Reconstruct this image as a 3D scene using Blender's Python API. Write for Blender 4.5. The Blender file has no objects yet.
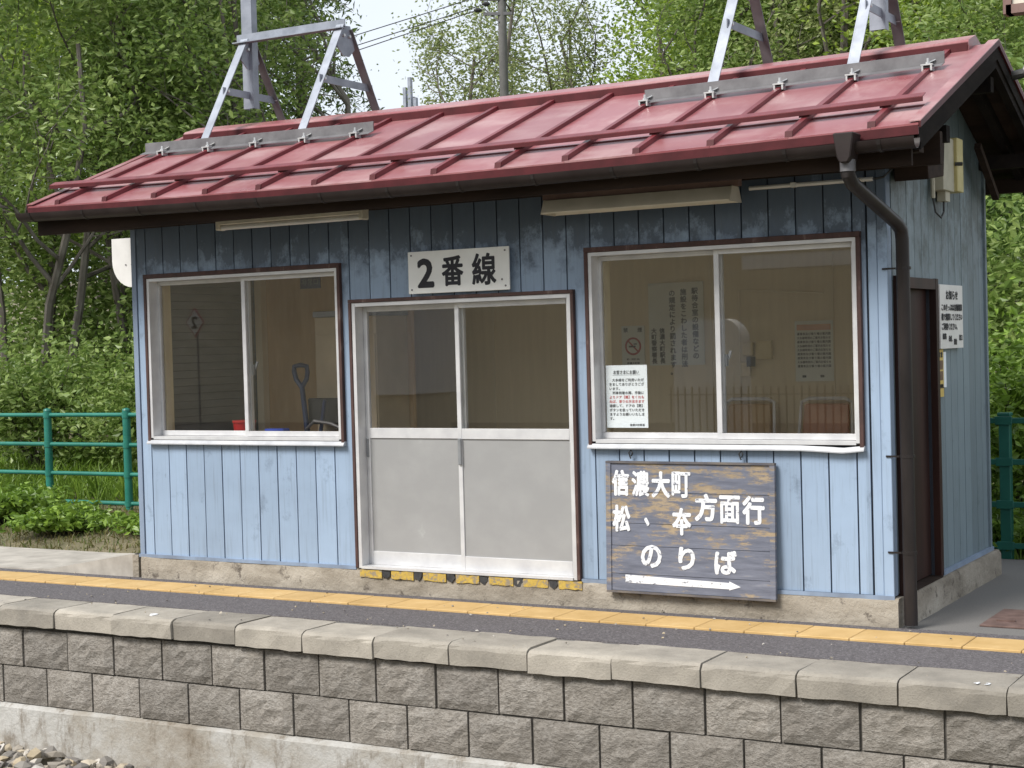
import bpy, bmesh, math, random
import numpy as np
from mathutils import Vector, Matrix, noise
random.seed(7); RNG = np.random.default_rng(7)
S = bpy.context.scene; COL = S.collection

# ------------------------------------------------------------------ camera
cam = bpy.data.cameras.new('camera'); camo = bpy.data.objects.new('camera', cam); COL.objects.link(camo)
cam.sensor_width = 36; cam.lens = 1596.4 / 1024 * 36; cam.clip_end = 2000; cam.clip_start = 0.05
YAW, PIT, ROL = 0.528, -0.0244, -0.0273
fw = Vector((-math.sin(YAW)*math.cos(PIT), math.cos(YAW)*math.cos(PIT), math.sin(PIT)))
rt = Vector((math.cos(YAW), math.sin(YAW), 0)); up = rt.cross(fw)
r2 = rt*math.cos(ROL) + up*math.sin(ROL); u2 = -rt*math.sin(ROL) + up*math.cos(ROL)
mw = Matrix((( r2.x, u2.x, -fw.x, 8.187), (r2.y, u2.y, -fw.y, -8.641), (r2.z, u2.z, -fw.z, 1.6185), (0, 0, 0, 1)))
camo.matrix_world = mw; S.camera = camo

# ------------------------------------------------------------------ world, sun, exposure
SUN_EL, SUN_AZ = math.radians(46), math.radians(-22)      # azimuth measured from -y (the track side) towards +x
w = bpy.data.worlds.new('World'); S.world = w; w.use_nodes = True
nt = w.node_tree; nt.nodes.clear()
out = nt.nodes.new('ShaderNodeOutputWorld'); bg = nt.nodes.new('ShaderNodeBackground')
sky = nt.nodes.new('ShaderNodeTexSky'); sky.sky_type = 'NISHITA'; sky.sun_disc = False
sky.sun_elevation = SUN_EL; sky.sun_rotation = math.pi - SUN_AZ; sky.dust_density = 3
tc = nt.nodes.new('ShaderNodeTexCoord')
no = nt.nodes.new('ShaderNodeTexNoise'); no.inputs['Scale'].default_value = 2.6; no.inputs['Detail'].default_value = 6
rp_ = nt.nodes.new('ShaderNodeValToRGB'); rp_.color_ramp.elements[0].position = .32; rp_.color_ramp.elements[1].position = .62
rp_.color_ramp.elements[0].color = (.72, .72, .72, 1); rp_.color_ramp.elements[1].color = (.97, .97, .97, 1)
mx = nt.nodes.new('ShaderNodeMix'); mx.data_type = 'RGBA'; mx.inputs['B'].default_value = (5.0, 5.35, 5.85, 1)
L = nt.links.new
L(tc.outputs['Generated'], no.inputs['Vector']); L(no.outputs['Fac'], rp_.inputs['Fac'])
L(rp_.outputs['Color'], mx.inputs['Factor']); L(sky.outputs['Color'], mx.inputs['A'])
L(mx.outputs['Result'], bg.inputs['Color']); bg.inputs['Strength'].default_value = 0.1
L(bg.outputs['Background'], out.inputs['Surface'])
sl = bpy.data.lights.new('sun', 'SUN'); sl.energy = 2.3; sl.angle = math.radians(22); sl.color = (1, .965, .915)
so = bpy.data.objects.new('sun', sl); COL.objects.link(so)
sd = Vector((math.sin(SUN_AZ)*math.cos(SUN_EL), -math.cos(SUN_AZ)*math.cos(SUN_EL), math.sin(SUN_EL)))
so.rotation_euler = sd.to_track_quat('Z', 'Y').to_euler(); so.location = sd*40
vs = S.view_settings; vs.view_transform = 'Standard'; vs.look = 'None'; vs.exposure = 0.95; vs.gamma = 1; vs.use_curve_mapping = False

S.cycles.max_bounces = 6; S.cycles.diffuse_bounces = 5; S.cycles.glossy_bounces = 2; S.cycles.transmission_bounces = 3; S.cycles.transparent_max_bounces = 10
# ------------------------------------------------------------------ materials
MATS = {}
def srgb(r, g, b):
    f = lambda c: (c/255/12.92 if c/255 <= .04045 else ((c/255+.055)/1.055)**2.4)
    return (f(r), f(g), f(b), 1)
class N:
    def __init__(s, name):
        s.m = bpy.data.materials.new(name); s.m.use_nodes = True; s.t = s.m.node_tree
        s.p = s.t.nodes['Principled BSDF']; MATS[name] = s.m; s.pos_ = None
    def n(s, ty, **k):
        x = s.t.nodes.new(ty)
        for a, b in k.items():
            if a in x.inputs: x.inputs[a].default_value = b
            else: setattr(x, a, b)
        return x
    def l(s, a, b): s.t.links.new(a, b)
    def pos(s, sc=(1, 1, 1), rnd=False):
        g = s.n('ShaderNodeNewGeometry'); mp = s.n('ShaderNodeMapping'); mp.inputs['Scale'].default_value = sc
        s.l(g.outputs['Position'], mp.inputs['Vector'])
        if rnd:
            oi = s.n('ShaderNodeObjectInfo'); m = s.n('ShaderNodeMath', operation='MULTIPLY'); m.inputs[1].default_value = 37
            s.l(oi.outputs['Random'], m.inputs[0]); s.l(m.outputs[0], mp.inputs['Location'])
        return mp.outputs['Vector']
    def noise(s, scale, sc=(1, 1, 1), det=4, rough=.6, rnd=False):
        x = s.n('ShaderNodeTexNoise', Scale=scale, Detail=det, Roughness=rough); s.l(s.pos(sc, rnd), x.inputs['Vector']); return x.outputs['Fac']
    def ramp(s, fac, stops):
        x = s.n('ShaderNodeValToRGB'); e = x.color_ramp.elements
        while len(e) < len(stops): e.new(.5)
        for i, (p, c) in enumerate(stops): e[i].position = p; e[i].color = c if len(c) == 4 else (*c, 1)
        s.l(fac, x.inputs['Fac']); return x.outputs['Color']
    def mix(s, fac, a, b, mode='MIX'):
        x = s.n('ShaderNodeMix', data_type='RGBA', blend_type=mode)
        for v, k in ((fac, 0), (a, 6), (b, 7)):
            if hasattr(v, 'node'): s.l(v, x.inputs[k])
            else: x.inputs[k].default_value = v
        return x.outputs[2]
    def math(s, op, a, b=0.0):
        x = s.n('ShaderNodeMath', operation=op)
        for i, v in enumerate((a, b)):
            if hasattr(v, 'node'): s.l(v, x.inputs[i])
            else: x.inputs[i].default_value = v
        return x.outputs[0]
    def vary(s, col, amt=.15):      # each piece a little lighter or darker than the next
        oi = s.n('ShaderNodeObjectInfo'); hs = s.n('ShaderNodeHueSaturation')
        mr = s.n('ShaderNodeMapRange'); mr.inputs['To Min'].default_value = 1-amt; mr.inputs['To Max'].default_value = 1+amt
        s.l(oi.outputs['Random'], mr.inputs['Value']); s.l(mr.outputs[0], hs.inputs['Value']); s.l(col, hs.inputs['Color']); return hs.outputs[0]
    def out(s, col, rough=.6, bump=None, bs=.3, bd=.01, metal=0, spec=.5):
        if hasattr(col, 'node'): s.l(col, s.p.inputs['Base Color'])
        else: s.p.inputs['Base Color'].default_value = col
        if hasattr(rough, 'node'): s.l(rough, s.p.inputs['Roughness'])
        else: s.p.inputs['Roughness'].default_value = rough
        s.p.inputs['Metallic'].default_value = metal; s.p.inputs['Specular IOR Level'].default_value = spec
        if bump is not None:
            b = s.n('ShaderNodeBump', Strength=bs, Distance=bd); s.l(bump, b.inputs['Height']); s.l(b.outputs[0], s.p.inputs['Normal'])
        return s.m
def simple(name, c1, c2, scale=8, rough=.6, bs=.15, bd=.004, sc=(1, 1, 1), metal=0, vary=0, spec=.5, p=(.35, .65)):
    s = N(name); f = s.noise(scale, sc, rnd=vary > 0); col = s.ramp(f, [(p[0], c1), (p[1], c2)])
    if vary: col = s.vary(col, vary)
    return s.out(col, rough, f, bs, bd, metal, spec)

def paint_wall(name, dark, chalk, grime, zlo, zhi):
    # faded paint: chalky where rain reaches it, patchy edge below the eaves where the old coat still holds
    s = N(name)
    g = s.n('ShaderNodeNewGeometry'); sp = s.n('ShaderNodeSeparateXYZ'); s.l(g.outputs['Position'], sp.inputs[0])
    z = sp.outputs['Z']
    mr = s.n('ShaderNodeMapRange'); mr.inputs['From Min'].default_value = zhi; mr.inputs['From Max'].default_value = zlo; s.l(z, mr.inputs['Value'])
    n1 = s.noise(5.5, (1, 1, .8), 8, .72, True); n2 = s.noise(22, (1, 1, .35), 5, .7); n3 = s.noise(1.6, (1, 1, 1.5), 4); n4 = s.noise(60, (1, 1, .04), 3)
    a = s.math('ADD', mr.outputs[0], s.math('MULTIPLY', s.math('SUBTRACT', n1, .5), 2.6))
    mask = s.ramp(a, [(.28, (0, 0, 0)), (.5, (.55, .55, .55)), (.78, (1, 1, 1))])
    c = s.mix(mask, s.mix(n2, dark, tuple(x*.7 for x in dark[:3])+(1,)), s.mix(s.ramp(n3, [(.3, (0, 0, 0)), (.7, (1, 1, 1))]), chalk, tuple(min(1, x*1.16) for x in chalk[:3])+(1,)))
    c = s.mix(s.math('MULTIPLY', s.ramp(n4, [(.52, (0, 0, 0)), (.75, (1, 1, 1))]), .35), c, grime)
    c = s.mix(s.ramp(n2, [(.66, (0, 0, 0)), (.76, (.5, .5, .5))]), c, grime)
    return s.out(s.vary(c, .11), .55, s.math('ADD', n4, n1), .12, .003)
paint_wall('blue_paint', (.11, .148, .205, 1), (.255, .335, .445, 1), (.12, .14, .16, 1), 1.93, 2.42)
paint_wall('shaded_side_paint', (.085, .115, .12, 1), (.155, .20, .225, 1), (.06, .07, .07, 1), 1.6, 2.9)  # blue paint with shade and green foliage light put into its colour, plus grime
simple('corner_paint', (.24, .31, .42, 1), (.17, .21, .28, 1), 5, .55, .2, .003, (1, 1, .2))
simple('dark_gap', (.016, .02, .03, 1), (.03, .035, .045, 1), 6, .9)
s = N('brown_casing'); f = s.noise(14, (1, 1, .3), 6, .7); s.out(s.ramp(f, [(.3, (.035, .018, .015)), (.58, (.075, .036, .03)), (.74, (.2, .15, .13))]), .7, f, .3, .003)
simple('black_wood', (.010, .008, .0075, 1), (.02, .016, .014, 1), 9, .85, .3, .004, (1, .3, 1), spec=0.08)
simple('dark_wood', (.02, .013, .010, 1), (.042, .027, .02, 1), 9, .8, .3, .004, (.15, 1, 1), spec=0.15)
simple('door_wood', (.022, .011, .009, 1), (.045, .02, .016, 1), 8, .5, .15, .003, (1, 1, .1), spec=0.2)
simple('aluminium', (.55, .55, .56, 1), (.66, .66, .66, 1), 6, .45, .05, .001, metal=.25)
simple('sill_alu', (.36, .37, .39, 1), (.46, .47, .49, 1), 9, .5, .05, .001, metal=.2)
simple('alu_dark', (.2, .21, .22, 1), (.3, .31, .32, 1), 6, .45, .05, .001, metal=.4)
s = N('frosted_panel'); a = s.noise(3.5, (1, 1, 1.2), 5, .6); b = s.noise(16, (1, 1, .15), 4)
c = s.ramp(a, [(.42, (.29, .29, .289)), (.64, (.32, .32, .318)), (.78, (.5, .505, .51))]); c = s.mix(s.math('MULTIPLY', b, .12), c, (.31, .305, .29, 1)); s.out(c, .4, a, .02, .002)
s = N('glass'); t = s.t; t.nodes.remove(s.p)
lw = s.n('ShaderNodeLayerWeight', Blend=.5); pw = s.math('POWER', lw.outputs['Facing'], 5.0); fr = s.math('ADD', s.math('MULTIPLY', pw, .92), .08)
tr = s.n('ShaderNodeBsdfTransparent'); tr.inputs[0].default_value = (.985, .985, .98, 1); gl = s.n('ShaderNodeBsdfGlossy', Roughness=.012); ms = s.n('ShaderNodeMixShader')
s.l(fr, ms.inputs[0]); s.l(tr.outputs[0], ms.inputs[1]); s.l(gl.outputs[0], ms.inputs[2]); s.l(ms.outputs[0], t.nodes['Material Output'].inputs[0])
# roof
s = N('red_roof'); a = s.noise(1.3, (1, 2.2, 1), 5, .6, True); b = s.noise(14, (1.6, .16, .16), 5, .65); d = s.noise(46, (1, 1, 1), 3)
c = s.ramp(a, [(.3, (.225, .054, .062)), (.5, (.27, .098, .104)), (.66, (.35, .20, .198))])
c = s.mix(s.math('MULTIPLY', s.ramp(b, [(.56, (0, 0, 0)), (.74, (1, 1, 1))]), .4), c, (.17, .024, .027, 1))
c = s.mix(s.ramp(d, [(.66, (0, 0, 0)), (.76, (.5, .5, .5))]), c, (.10, .03, .03, 1)); e = s.noise(3.2, (1, .7, .7), 7, .75); c = s.mix(s.ramp(e, [(.52, (0, 0, 0)), (.7, (.55, .55, .55))]), c, (.38, .22, .215, 1))
s.out(s.vary(c, .09), s.ramp(a, [(.3, (.27,)*3), (.7, (.42,)*3)]), a, .1, .01)
s = N('red_rib'); b = s.noise(9, (1, .3, .3), 5, .65, True); s.out(s.vary(s.ramp(b, [(.35, (.115, .015, .019)), (.6, (.175, .03, .036)), (.78, (.10, .026, .025))]), .1), .42, b, .1, .003)
simple('red_dark', (.055, .008, .010, 1), (.085, .013, .016, 1), 7, .5, spec=0.25)
simple('gutter_brown', (.019, .013, .0125, 1), (.031, .023, .0215, 1), 5, .5, .1, .003, spec=0.25)
simple('pipe_dark', (.018, .015, .0145, 1), (.03, .025, .024, 1), 6, .42, .1, .003, (1, 1, .3), spec=0.25)
simple('galvanised', (.22, .24, .28, 1), (.31, .335, .385, 1), 7, .48, .06, .002, metal=.35)
simple('galv_dark', (.12, .115, .12, 1), (.19, .185, .19, 1), 7, .5, .08, .002, metal=.3)
simple('clamp_steel', (.5, .5, .5, 1), (.65, .65, .64, 1), 10, .35, .05, .001, metal=.6)
# concrete family
s = N('plinth_concrete'); a = s.noise(2.2, (1, 1, 2.5), 6, .65); b = s.noise(30, (1, 1, 1), 5, .7); d = s.noise(9, (1, 1, 1), 6, .75)
c = s.ramp(a, [(.3, (.17, .145, .11)), (.5, (.29, .255, .205)), (.7, (.40, .36, .30))]); c = s.mix(s.ramp(d, [(.57, (0, 0, 0)), (.66, (.85, .85, .85))]), c, (.075, .06, .048, 1))
s.out(c, .9, s.math('SUBTRACT', b, s.math('MULTIPLY', d, 2.0)), .8, .014)
s = N('cope_concrete'); a = s.noise(4, (1, 1, 1), 6, .65, True); b = s.noise(90, (1, 1, 1), 3)
c = s.ramp(a, [(.28, (.21, .192, .163)), (.5, (.295, .268, .226)), (.72, (.375, .343, .29))]); c = s.mix(s.math('MULTIPLY', s.ramp(b, [(.55, (0, 0, 0)), (.7, (1, 1, 1))]), .35), c, (.15, .135, .115, 1))
s.out(s.vary(c, .26), .9, s.math('ADD', b, a), .5, .006)
s = N('split_block'); a = s.noise(6, (1, 1, 1), 6, .7, True); b = s.noise(38, (1, 1, 1.6), 5, .7, True)
c = s.ramp(a, [(.3, (.245, .222, .194)), (.5, (.325, .30, .27)), (.7, (.385, .362, .332))]); c = s.mix(s.ramp(b, [(.40, (.7, .7, .7)), (.58, (0, 0, 0))]), c, (.155, .138, .118, 1))
c = s.mix(s.ramp(b, [(.66, (0, 0, 0)), (.78, (.6, .6, .6))]), c, (.36, .34, .31, 1)); s.out(s.vary(s.mix(s.math('MULTIPLY', s.noise(.9, det=4), .45), c, (.285, .255, .21, 1)), .17), .92, s.math('ADD', b, a), 1.0, .02)
simple('mortar', (.085, .078, .068, 1), (.13, .12, .106, 1), 14, .95)
s = N('footing_concrete'); a = s.noise(1.7, (1, 1, 1.3), 7, .65); b = s.noise(9, (1, 1, .35), 6, .7); d = s.noise(40, (1, 1, 1), 4)
c = s.ramp(a, [(.3, (.19, .155, .115)), (.46, (.30, .275, .235)), (.6, (.40, .39, .365)), (.75, (.50, .49, .465))]); c = s.mix(s.ramp(b, [(.52, (0, 0, 0)), (.66, (.8, .8, .8))]), c, (.15, .12, .085, 1))
s.out(c, .92, s.math('ADD', d, b), .6, .012)
s = N('asphalt'); a = s.noise(2, (1, 1, 1), 5); b = s.noise(85, (1, 1, 1), 4, .85)
c = s.ramp(b, [(.38, (.045, .04, .043)), (.52, (.10, .09, .093)), (.66, (.24, .225, .23))]); c = s.mix(s.math('MULTIPLY', a, .35), c, (.11, .10, .103, 1)); s.out(c, .9, b, .5, .004)
s = N('old_asphalt'); a = s.noise(2.5, (1, 1, 1), 6); b = s.noise(130, (1, 1, 1), 3, .8)
c = s.ramp(b, [(.35, (.10, .097, .093)), (.65, (.19, .183, .175))]); c = s.mix(s.math('MULTIPLY', a, .6), c, (.17, .16, .145, 1)); s.out(c, .92, b, .4, .004)
s = N('tactile_yellow'); a = s.noise(5, (1, 1, 1), 5, .65, True); b = s.noise(50, (1, 1, 1), 3)
c = s.ramp(a, [(.3, (.44, .28, .10)), (.6, (.54, .36, .15)), (.78, (.60, .45, .23))])
g = s.n('ShaderNodeNewGeometry'); sp = s.n('ShaderNodeSeparateXYZ'); s.l(g.outputs['Position'], sp.inputs[0])
sx = s.math('SINE', s.math('MULTIPLY', sp.outputs['X'], 104.7)); sy = s.math('SINE', s.math('MULTIPLY', sp.outputs['Y'], 104.7))
dots = s.math('GREATER_THAN', s.math('MULTIPLY', sx, sy), .45); s.out(s.vary(c, .06), .75, s.math('ADD', dots, s.math('MULTIPLY', b, .3)), .35, .004)
simple('ramp_concrete', (.30, .275, .24, 1), (.45, .415, .365, 1), 4, .9, .4, .006)
s = N('yellow_paint'); a = s.noise(30, det=5, rough=.7); s.out(s.ramp(a, [(.42, (.25, .21, .15)), (.50, (.44, .30, .06)), (.7, (.54, .39, .08))]), .8, a, .5, .005)
simple('black_paint', (.02, .02, .022, 1), (.05, .05, .05, 1), 20, .7, .3, .004)
simple('rusty_steel', (.085, .05, .042, 1), (.15, .095, .08, 1), 12, .8, .3, .003)
# interior
simple('interior_board', (.64, .545, .365, 1), (.69, .59, .40, 1), 6, .55, .08, .002, (4, 4, .3))
simple('interior_tan', (.64, .55, .38, 1), (.70, .61, .44, 1), 5, .6, .05, .002, (3, 3, .3))
simple('interior_plywood', (.46, .31, .15, 1), (.56, .39, .21, 1), 4, .6, .05, .002, (3, 3, .5))
simple('dark_siding', (.15, .145, .12, 1), (.2, .195, .165, 1), 8, .6, .1, .002, (1, .3, 1))
simple('cream_paint', (.60, .50, .29, 1), (.68, .58, .36, 1), 6, .5)
simple('cabinet_tan', (.42, .34, .23, 1), (.5, .41, .28, 1), 4, .5)
simple('grey_floor', (.40, .38, .35, 1), (.46, .44, .41, 1), 6, .8)
simple('white_paper', (.76, .82, .86, 1), (.82, .87, .90, 1), 5, .7)
simple('poster_grey', (.60, .62, .56, 1), (.66, .68, .62, 1), 3, .6)
simple('white_enamel', (.66, .65, .63, 1), (.76, .75, .73, 1), 5, .35, .04, .002)
simple('lamp_cream', (.56, .52, .43, 1), (.66, .61, .51, 1), 5, .45)
simple('box_cream', (.36, .34, .25, 1), (.44, .41, .31, 1), 7, .6)
simple('box_yellowed', (.44, .38, .16, 1), (.54, .47, .22, 1), 7, .6)
simple('ink', (.012, .012, .018, 1), (.02, .02, .026, 1), 8, .6)
simple('ink_grey', (.10, .11, .12, 1), (.14, .15, .16, 1), 8, .6)
simple('ink_red', (.55, .12, .13, 1), (.62, .16, .16, 1), 8, .6)
simple('ban_red', (.32, .02, .025, 1), (.4, .03, .035, 1), 8, .6)
simple('yellow_poster', (.55, .40, .10, 1), (.65, .49, .15, 1), 8, .6)
simple('brown_print', (.09, .05, .03, 1), (.2, .12, .06, 1), 30, .6)
simple('sign_white', (.80, .80, .77, 1), (.86, .86, .83, 1), 6, .45)
s = N('sign_wood'); a = s.noise(4.2, (1, 1, 2.2), 8, .7); b = s.noise(11, (.35, 1, 3.0), 6, .7); g = s.n('ShaderNodeNewGeometry'); sp = s.n('ShaderNodeSeparateXYZ'); s.l(g.outputs['Position'], sp.inputs[0])
mr = s.n('ShaderNodeMapRange'); mr.inputs['From Min'].default_value = .15; mr.inputs['From Max'].default_value = .95; mr.inputs['To Min'].default_value = -.06; mr.inputs['To Max'].default_value = .035; s.l(sp.outputs['Z'], mr.inputs['Value'])
mask = s.ramp(s.math('ADD', s.math('ADD', s.math('MULTIPLY', a, .6), s.math('MULTIPLY', b, .4)), mr.outputs[0]), [(.495, (0, 0, 0)), (.56, (1, 1, 1))])
blue = s.ramp(b, [(.35, (.105, .114, .148)), (.6, (.165, .178, .226)), (.75, (.25, .26, .295))]); wood = s.ramp(a, [(.4, (.21, .165, .11)), (.6, (.33, .255, .165)), (.75, (.40, .33, .23))])
s.out(s.mix(mask, blue, wood), .8, s.math('SUBTRACT', b, mask), .35, .004)
simple('sign_frame_wood', (.075, .075, .09, 1), (.17, .145, .12, 1), 9, .85, .4, .004, (.6, 1, 1.6))
s = N('sign_lettering'); a = s.noise(26, (1, 1, 2), 5, .7); s.out(s.ramp(a, [(.36, (.17, .18, .22)), (.43, (.70, .71, .73)), (.7, (.80, .81, .82))]), .7, a, .2, .002)
simple('fence_teal', (.012, .135, .10, 1), (.022, .18, .135, 1), 5, .4, .05, .002)
simple('fence_green', (.008, .085, .062, 1), (.014, .115, .085, 1), 5, .42, .05, .002)
simple('blue_plastic', (.012, .022, .06, 1), (.02, .035, .09, 1), 6, .4)
simple('bright_blue', (.03, .06, .34, 1), (.04, .08, .42, 1), 6, .4)
simple('red_plastic', (.36, .015, .015, 1), (.45, .025, .02, 1), 6, .4)
simple('orange_vinyl', (.5, .24, .13, 1), (.58, .3, .17, 1), 6, .5)
simple('black_metal', (.02, .02, .02, 1), (.035, .035, .035, 1), 6, .5)
simple('white_wall', (.78, .77, .74, 1), (.84, .83, .8, 1), 2, .6)
simple('station_brown', (.58, .52, .39, 1), (.64, .58, .44, 1), 3, .8)
simple('pole_concrete', (.13, .125, .12, 1), (.17, .165, .155, 1), 6, .8)
simple('board_brown', (.16, .095, .08, 1), (.22, .14, .12, 1), 6, .7)
# vegetation
def leafmat(name, c1, c2, c3, tl=.35):
    s = N(name); g = s.n('ShaderNodeNewGeometry'); big = s.noise(.55, det=3)
    f = s.math('ADD', s.math('MULTIPLY', g.outputs['Random Per Island'], .62), s.math('MULTIPLY', big, .45))
    c = s.ramp(f, [(.2, c1), (.5, c2), (.85, c3)]); s.out(c, .42, spec=.5)
    tn = s.n('ShaderNodeBsdfTranslucent'); s.l(c, tn.inputs[0]); m = s.n('ShaderNodeMixShader', Fac=tl)
    s.l(s.p.outputs[0], m.inputs[1]); s.l(tn.outputs[0], m.inputs[2]); s.l(m.outputs[0], s.t.nodes['Material Output'].inputs[0]); return s.m
leafmat('leaf_mid', (0.116, 0.19, 0.04), (0.208, 0.305, 0.068), (0.353, 0.447, 0.145), .45)
leafmat('leaf_bright', (0.138, 0.217, 0.026), (0.261, 0.373, 0.044), (0.399, 0.515, 0.079), .45)
leafmat('leaf_pale', (0.147, 0.2, 0.063), (0.266, 0.327, 0.113), (0.399, 0.44, 0.189), .45)
leafmat('leaf_dark', (0.068, 0.124, 0.029), (0.116, 0.198, 0.043), (0.184, 0.282, 0.067), .4)
leafmat('needle', (0.056, 0.096, 0.029), (0.106, 0.156, 0.046), (0.188, 0.228, 0.077), .3)
leafmat('herb', (0.091, 0.156, 0.02), (0.156, 0.264, 0.033), (0.26, 0.396, 0.055))
leafmat('dry_grass', (.14, .13, .045), (.26, .22, .10), (.13, .2, .045))
simple('bark', (.075, .062, .05, 1), (.16, .145, .125, 1), 9, .9, .5, .01, (1, 1, .3))
simple('bark_pale', (.13, .118, .10, 1), (.235, .215, .19, 1), 7, .9, .5, .01, (1, 1, .35))
s = N('soil'); a = s.noise(1.6, det=6); b = s.noise(40, det=4)
c = s.ramp(a, [(.3, (.07, .075, .03)), (.5, (.16, .135, .08)), (.68, (.26, .215, .14))]); s.out(s.mix(s.math('MULTIPLY', b, .5), c, (.09, .09, .04, 1)), .95, b, .6, .02)
s = N('ballast_stone'); g = s.n('ShaderNodeNewGeometry'); a = s.noise(40, det=4)
c = s.ramp(g.outputs['Random Per Island'], [(0, (.11, .10, .10)), (.35, (.24, .225, .20)), (.65, (.38, .33, .26)), (.85, (.46, .38, .25)), (1, (.58, .56, .53))]); s.out(s.mix(s.math('MULTIPLY', a, .4), c, (.12, .1, .08, 1)), .9, a, .4, .005)

# ------------------------------------------------------------------ geometry helpers
ORG = {}
def link(o, parent=None, origin=None):
    COL.objects.link(o); origin = Vector(origin) if origin is not None else Vector((0, 0, 0)); ORG[o.name] = origin
    if parent is not None: o.parent = parent; o.location = origin - ORG[parent.name]
    else: o.location = origin
    return o
def tag(o, label=None, cat=None, group=None, kind=None):
    for k, v in (('label', label), ('category', cat), ('group', group), ('kind', kind)):
        if v: o[k] = v
    return o
def thing(name, loc, label, cat, group=None):
    return tag(link(bpy.data.objects.new(name, None), None, loc), label, cat, group)
class G:
    def __init__(s): s.v = []; s.f = []
    def add(s, v, f):
        n = len(s.v); s.v += [tuple(x) for x in v]; s.f += [tuple(i+n for i in q) for q in f]; return s
    def box(s, x0, x1, y0, y1, z0, z1):
        return s.add([(x0, y0, z0), (x1, y0, z0), (x1, y1, z0), (x0, y1, z0), (x0, y0, z1), (x1, y0, z1), (x1, y1, z1), (x0, y1, z1)],
                     [(3, 2, 1, 0), (4, 5, 6, 7), (0, 1, 5, 4), (1, 2, 6, 5), (2, 3, 7, 6), (3, 0, 4, 7)])
    def prism(s, poly, axis, a, b, n=1, fn=None):
        # poly: list of 2-d points in the two other axes, extruded a..b along axis in n steps
        k = len(poly); vs = []
        for i in range(n+1):
            t = a+(b-a)*i/n
            for (p, q) in poly:
                c = {'x': (t, p, q), 'y': (p, t, q), 'z': (p, q, t)}[axis]
                vs.append(fn(*c) if fn else c)
        fs = [tuple(range(k)), tuple(range(n*k, n*k+k))[::-1]]
        for i in range(n):
            for j in range(k):
                j2 = (j+1) % k; fs.append((i*k+j, i*k+j2, (i+1)*k+j2, (i+1)*k+j))
        return s.add(vs, fs)
    def bar(s, p0, p1, w, d, upv=(0, 0, 1)):
        p0, p1 = Vector(p0), Vector(p1); a = (p1-p0).normalized(); u = Vector(upv)
        if abs(a.dot(u)) > .95: u = Vector((0, 1, 0))
        r = a.cross(u).normalized(); u = r.cross(a)
        vs = [p+r*x*w/2+u*y*d/2 for p in (p0, p1) for x, y in ((-1, -1), (1, -1), (1, 1), (-1, 1))]
        return s.add(vs, [(3, 2, 1, 0), (4, 5, 6, 7), (0, 1, 5, 4), (1, 2, 6, 5), (2, 3, 7, 6), (3, 0, 4, 7)])
    def tube(s, pts, r, n=10, caps=True):
        pts = [Vector(p) for p in pts]; rs = r if isinstance(r, (list, tuple)) else [r]*len(pts); vs = []; k = len(pts)
        u = None
        for i, p in enumerate(pts):
            t = ((pts[min(i+1, k-1)]-p).normalized() + (p-pts[max(i-1, 0)]).normalized()).normalized()
            if u is None: u = t.orthogonal().normalized()
            else: u = (u-t*u.dot(t)).normalized()
            v = t.cross(u)
            for j in range(n):
                a = 2*math.pi*j/n; vs.append(p+(u*math.cos(a)+v*math.sin(a))*rs[i])
        fs = [(i*n+j, i*n+(j+1) % n, (i+1)*n+(j+1) % n, (i+1)*n+j) for i in range(k-1) for j in range(n)]
        if caps: fs += [tuple(range(n))[::-1], tuple(range((k-1)*n, k*n))]
        return s.add(vs, fs)
    def build(s, name, mat, parent=None, bevel=0, smooth=False, origin=None, label=None):
        a = np.array(s.v, dtype=float); c = Vector(((a.min(0)+a.max(0))/2)) if origin is None else Vector(origin)
        me = bpy.data.meshes.new(name); me.from_pydata([tuple(p) for p in (a-np.array(c))], [], s.f); me.update()
        bm = bmesh.new(); bm.from_mesh(me); bmesh.ops.recalc_face_normals(bm, faces=bm.faces)
        if bevel: bmesh.ops.bevel(bm, geom=bm.edges[:], offset=bevel, segments=1, affect='EDGES', profile=.5)
        bm.to_mesh(me); bm.free()
        if smooth:
            me.polygons.foreach_set('use_smooth', [True]*len(me.polygons)); me.set_sharp_from_angle(angle=math.radians(40))
        me.materials.append(MATS[mat]); o = bpy.data.objects.new(name, me); link(o, parent, c)
        if label: o['label'] = label
        return o
def box(name, mat, parent, x0, x1, y0, y1, z0, z1, bevel=0): return G().box(x0, x1, y0, y1, z0, z1).build(name, mat, parent, bevel)
def clone(o, parent, loc):
    c = o.copy(); COL.objects.link(c); c.parent = parent; ORG[c.name] = Vector(loc)
    c.location = Vector(loc) - (ORG[parent.name] if parent is not None else Vector((0, 0, 0))); return c
def copy_tree(o, loc, **kw):
    c = o.copy(); COL.objects.link(c); c.location = loc; ORG[c.name] = Vector(loc)
    for ch in list(o.children):
        d = ch.copy(); COL.objects.link(d); d.parent = c
        for g in list(ch.children):
            e = g.copy(); COL.objects.link(e); e.parent = d
    return tag(c, **kw)

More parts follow.
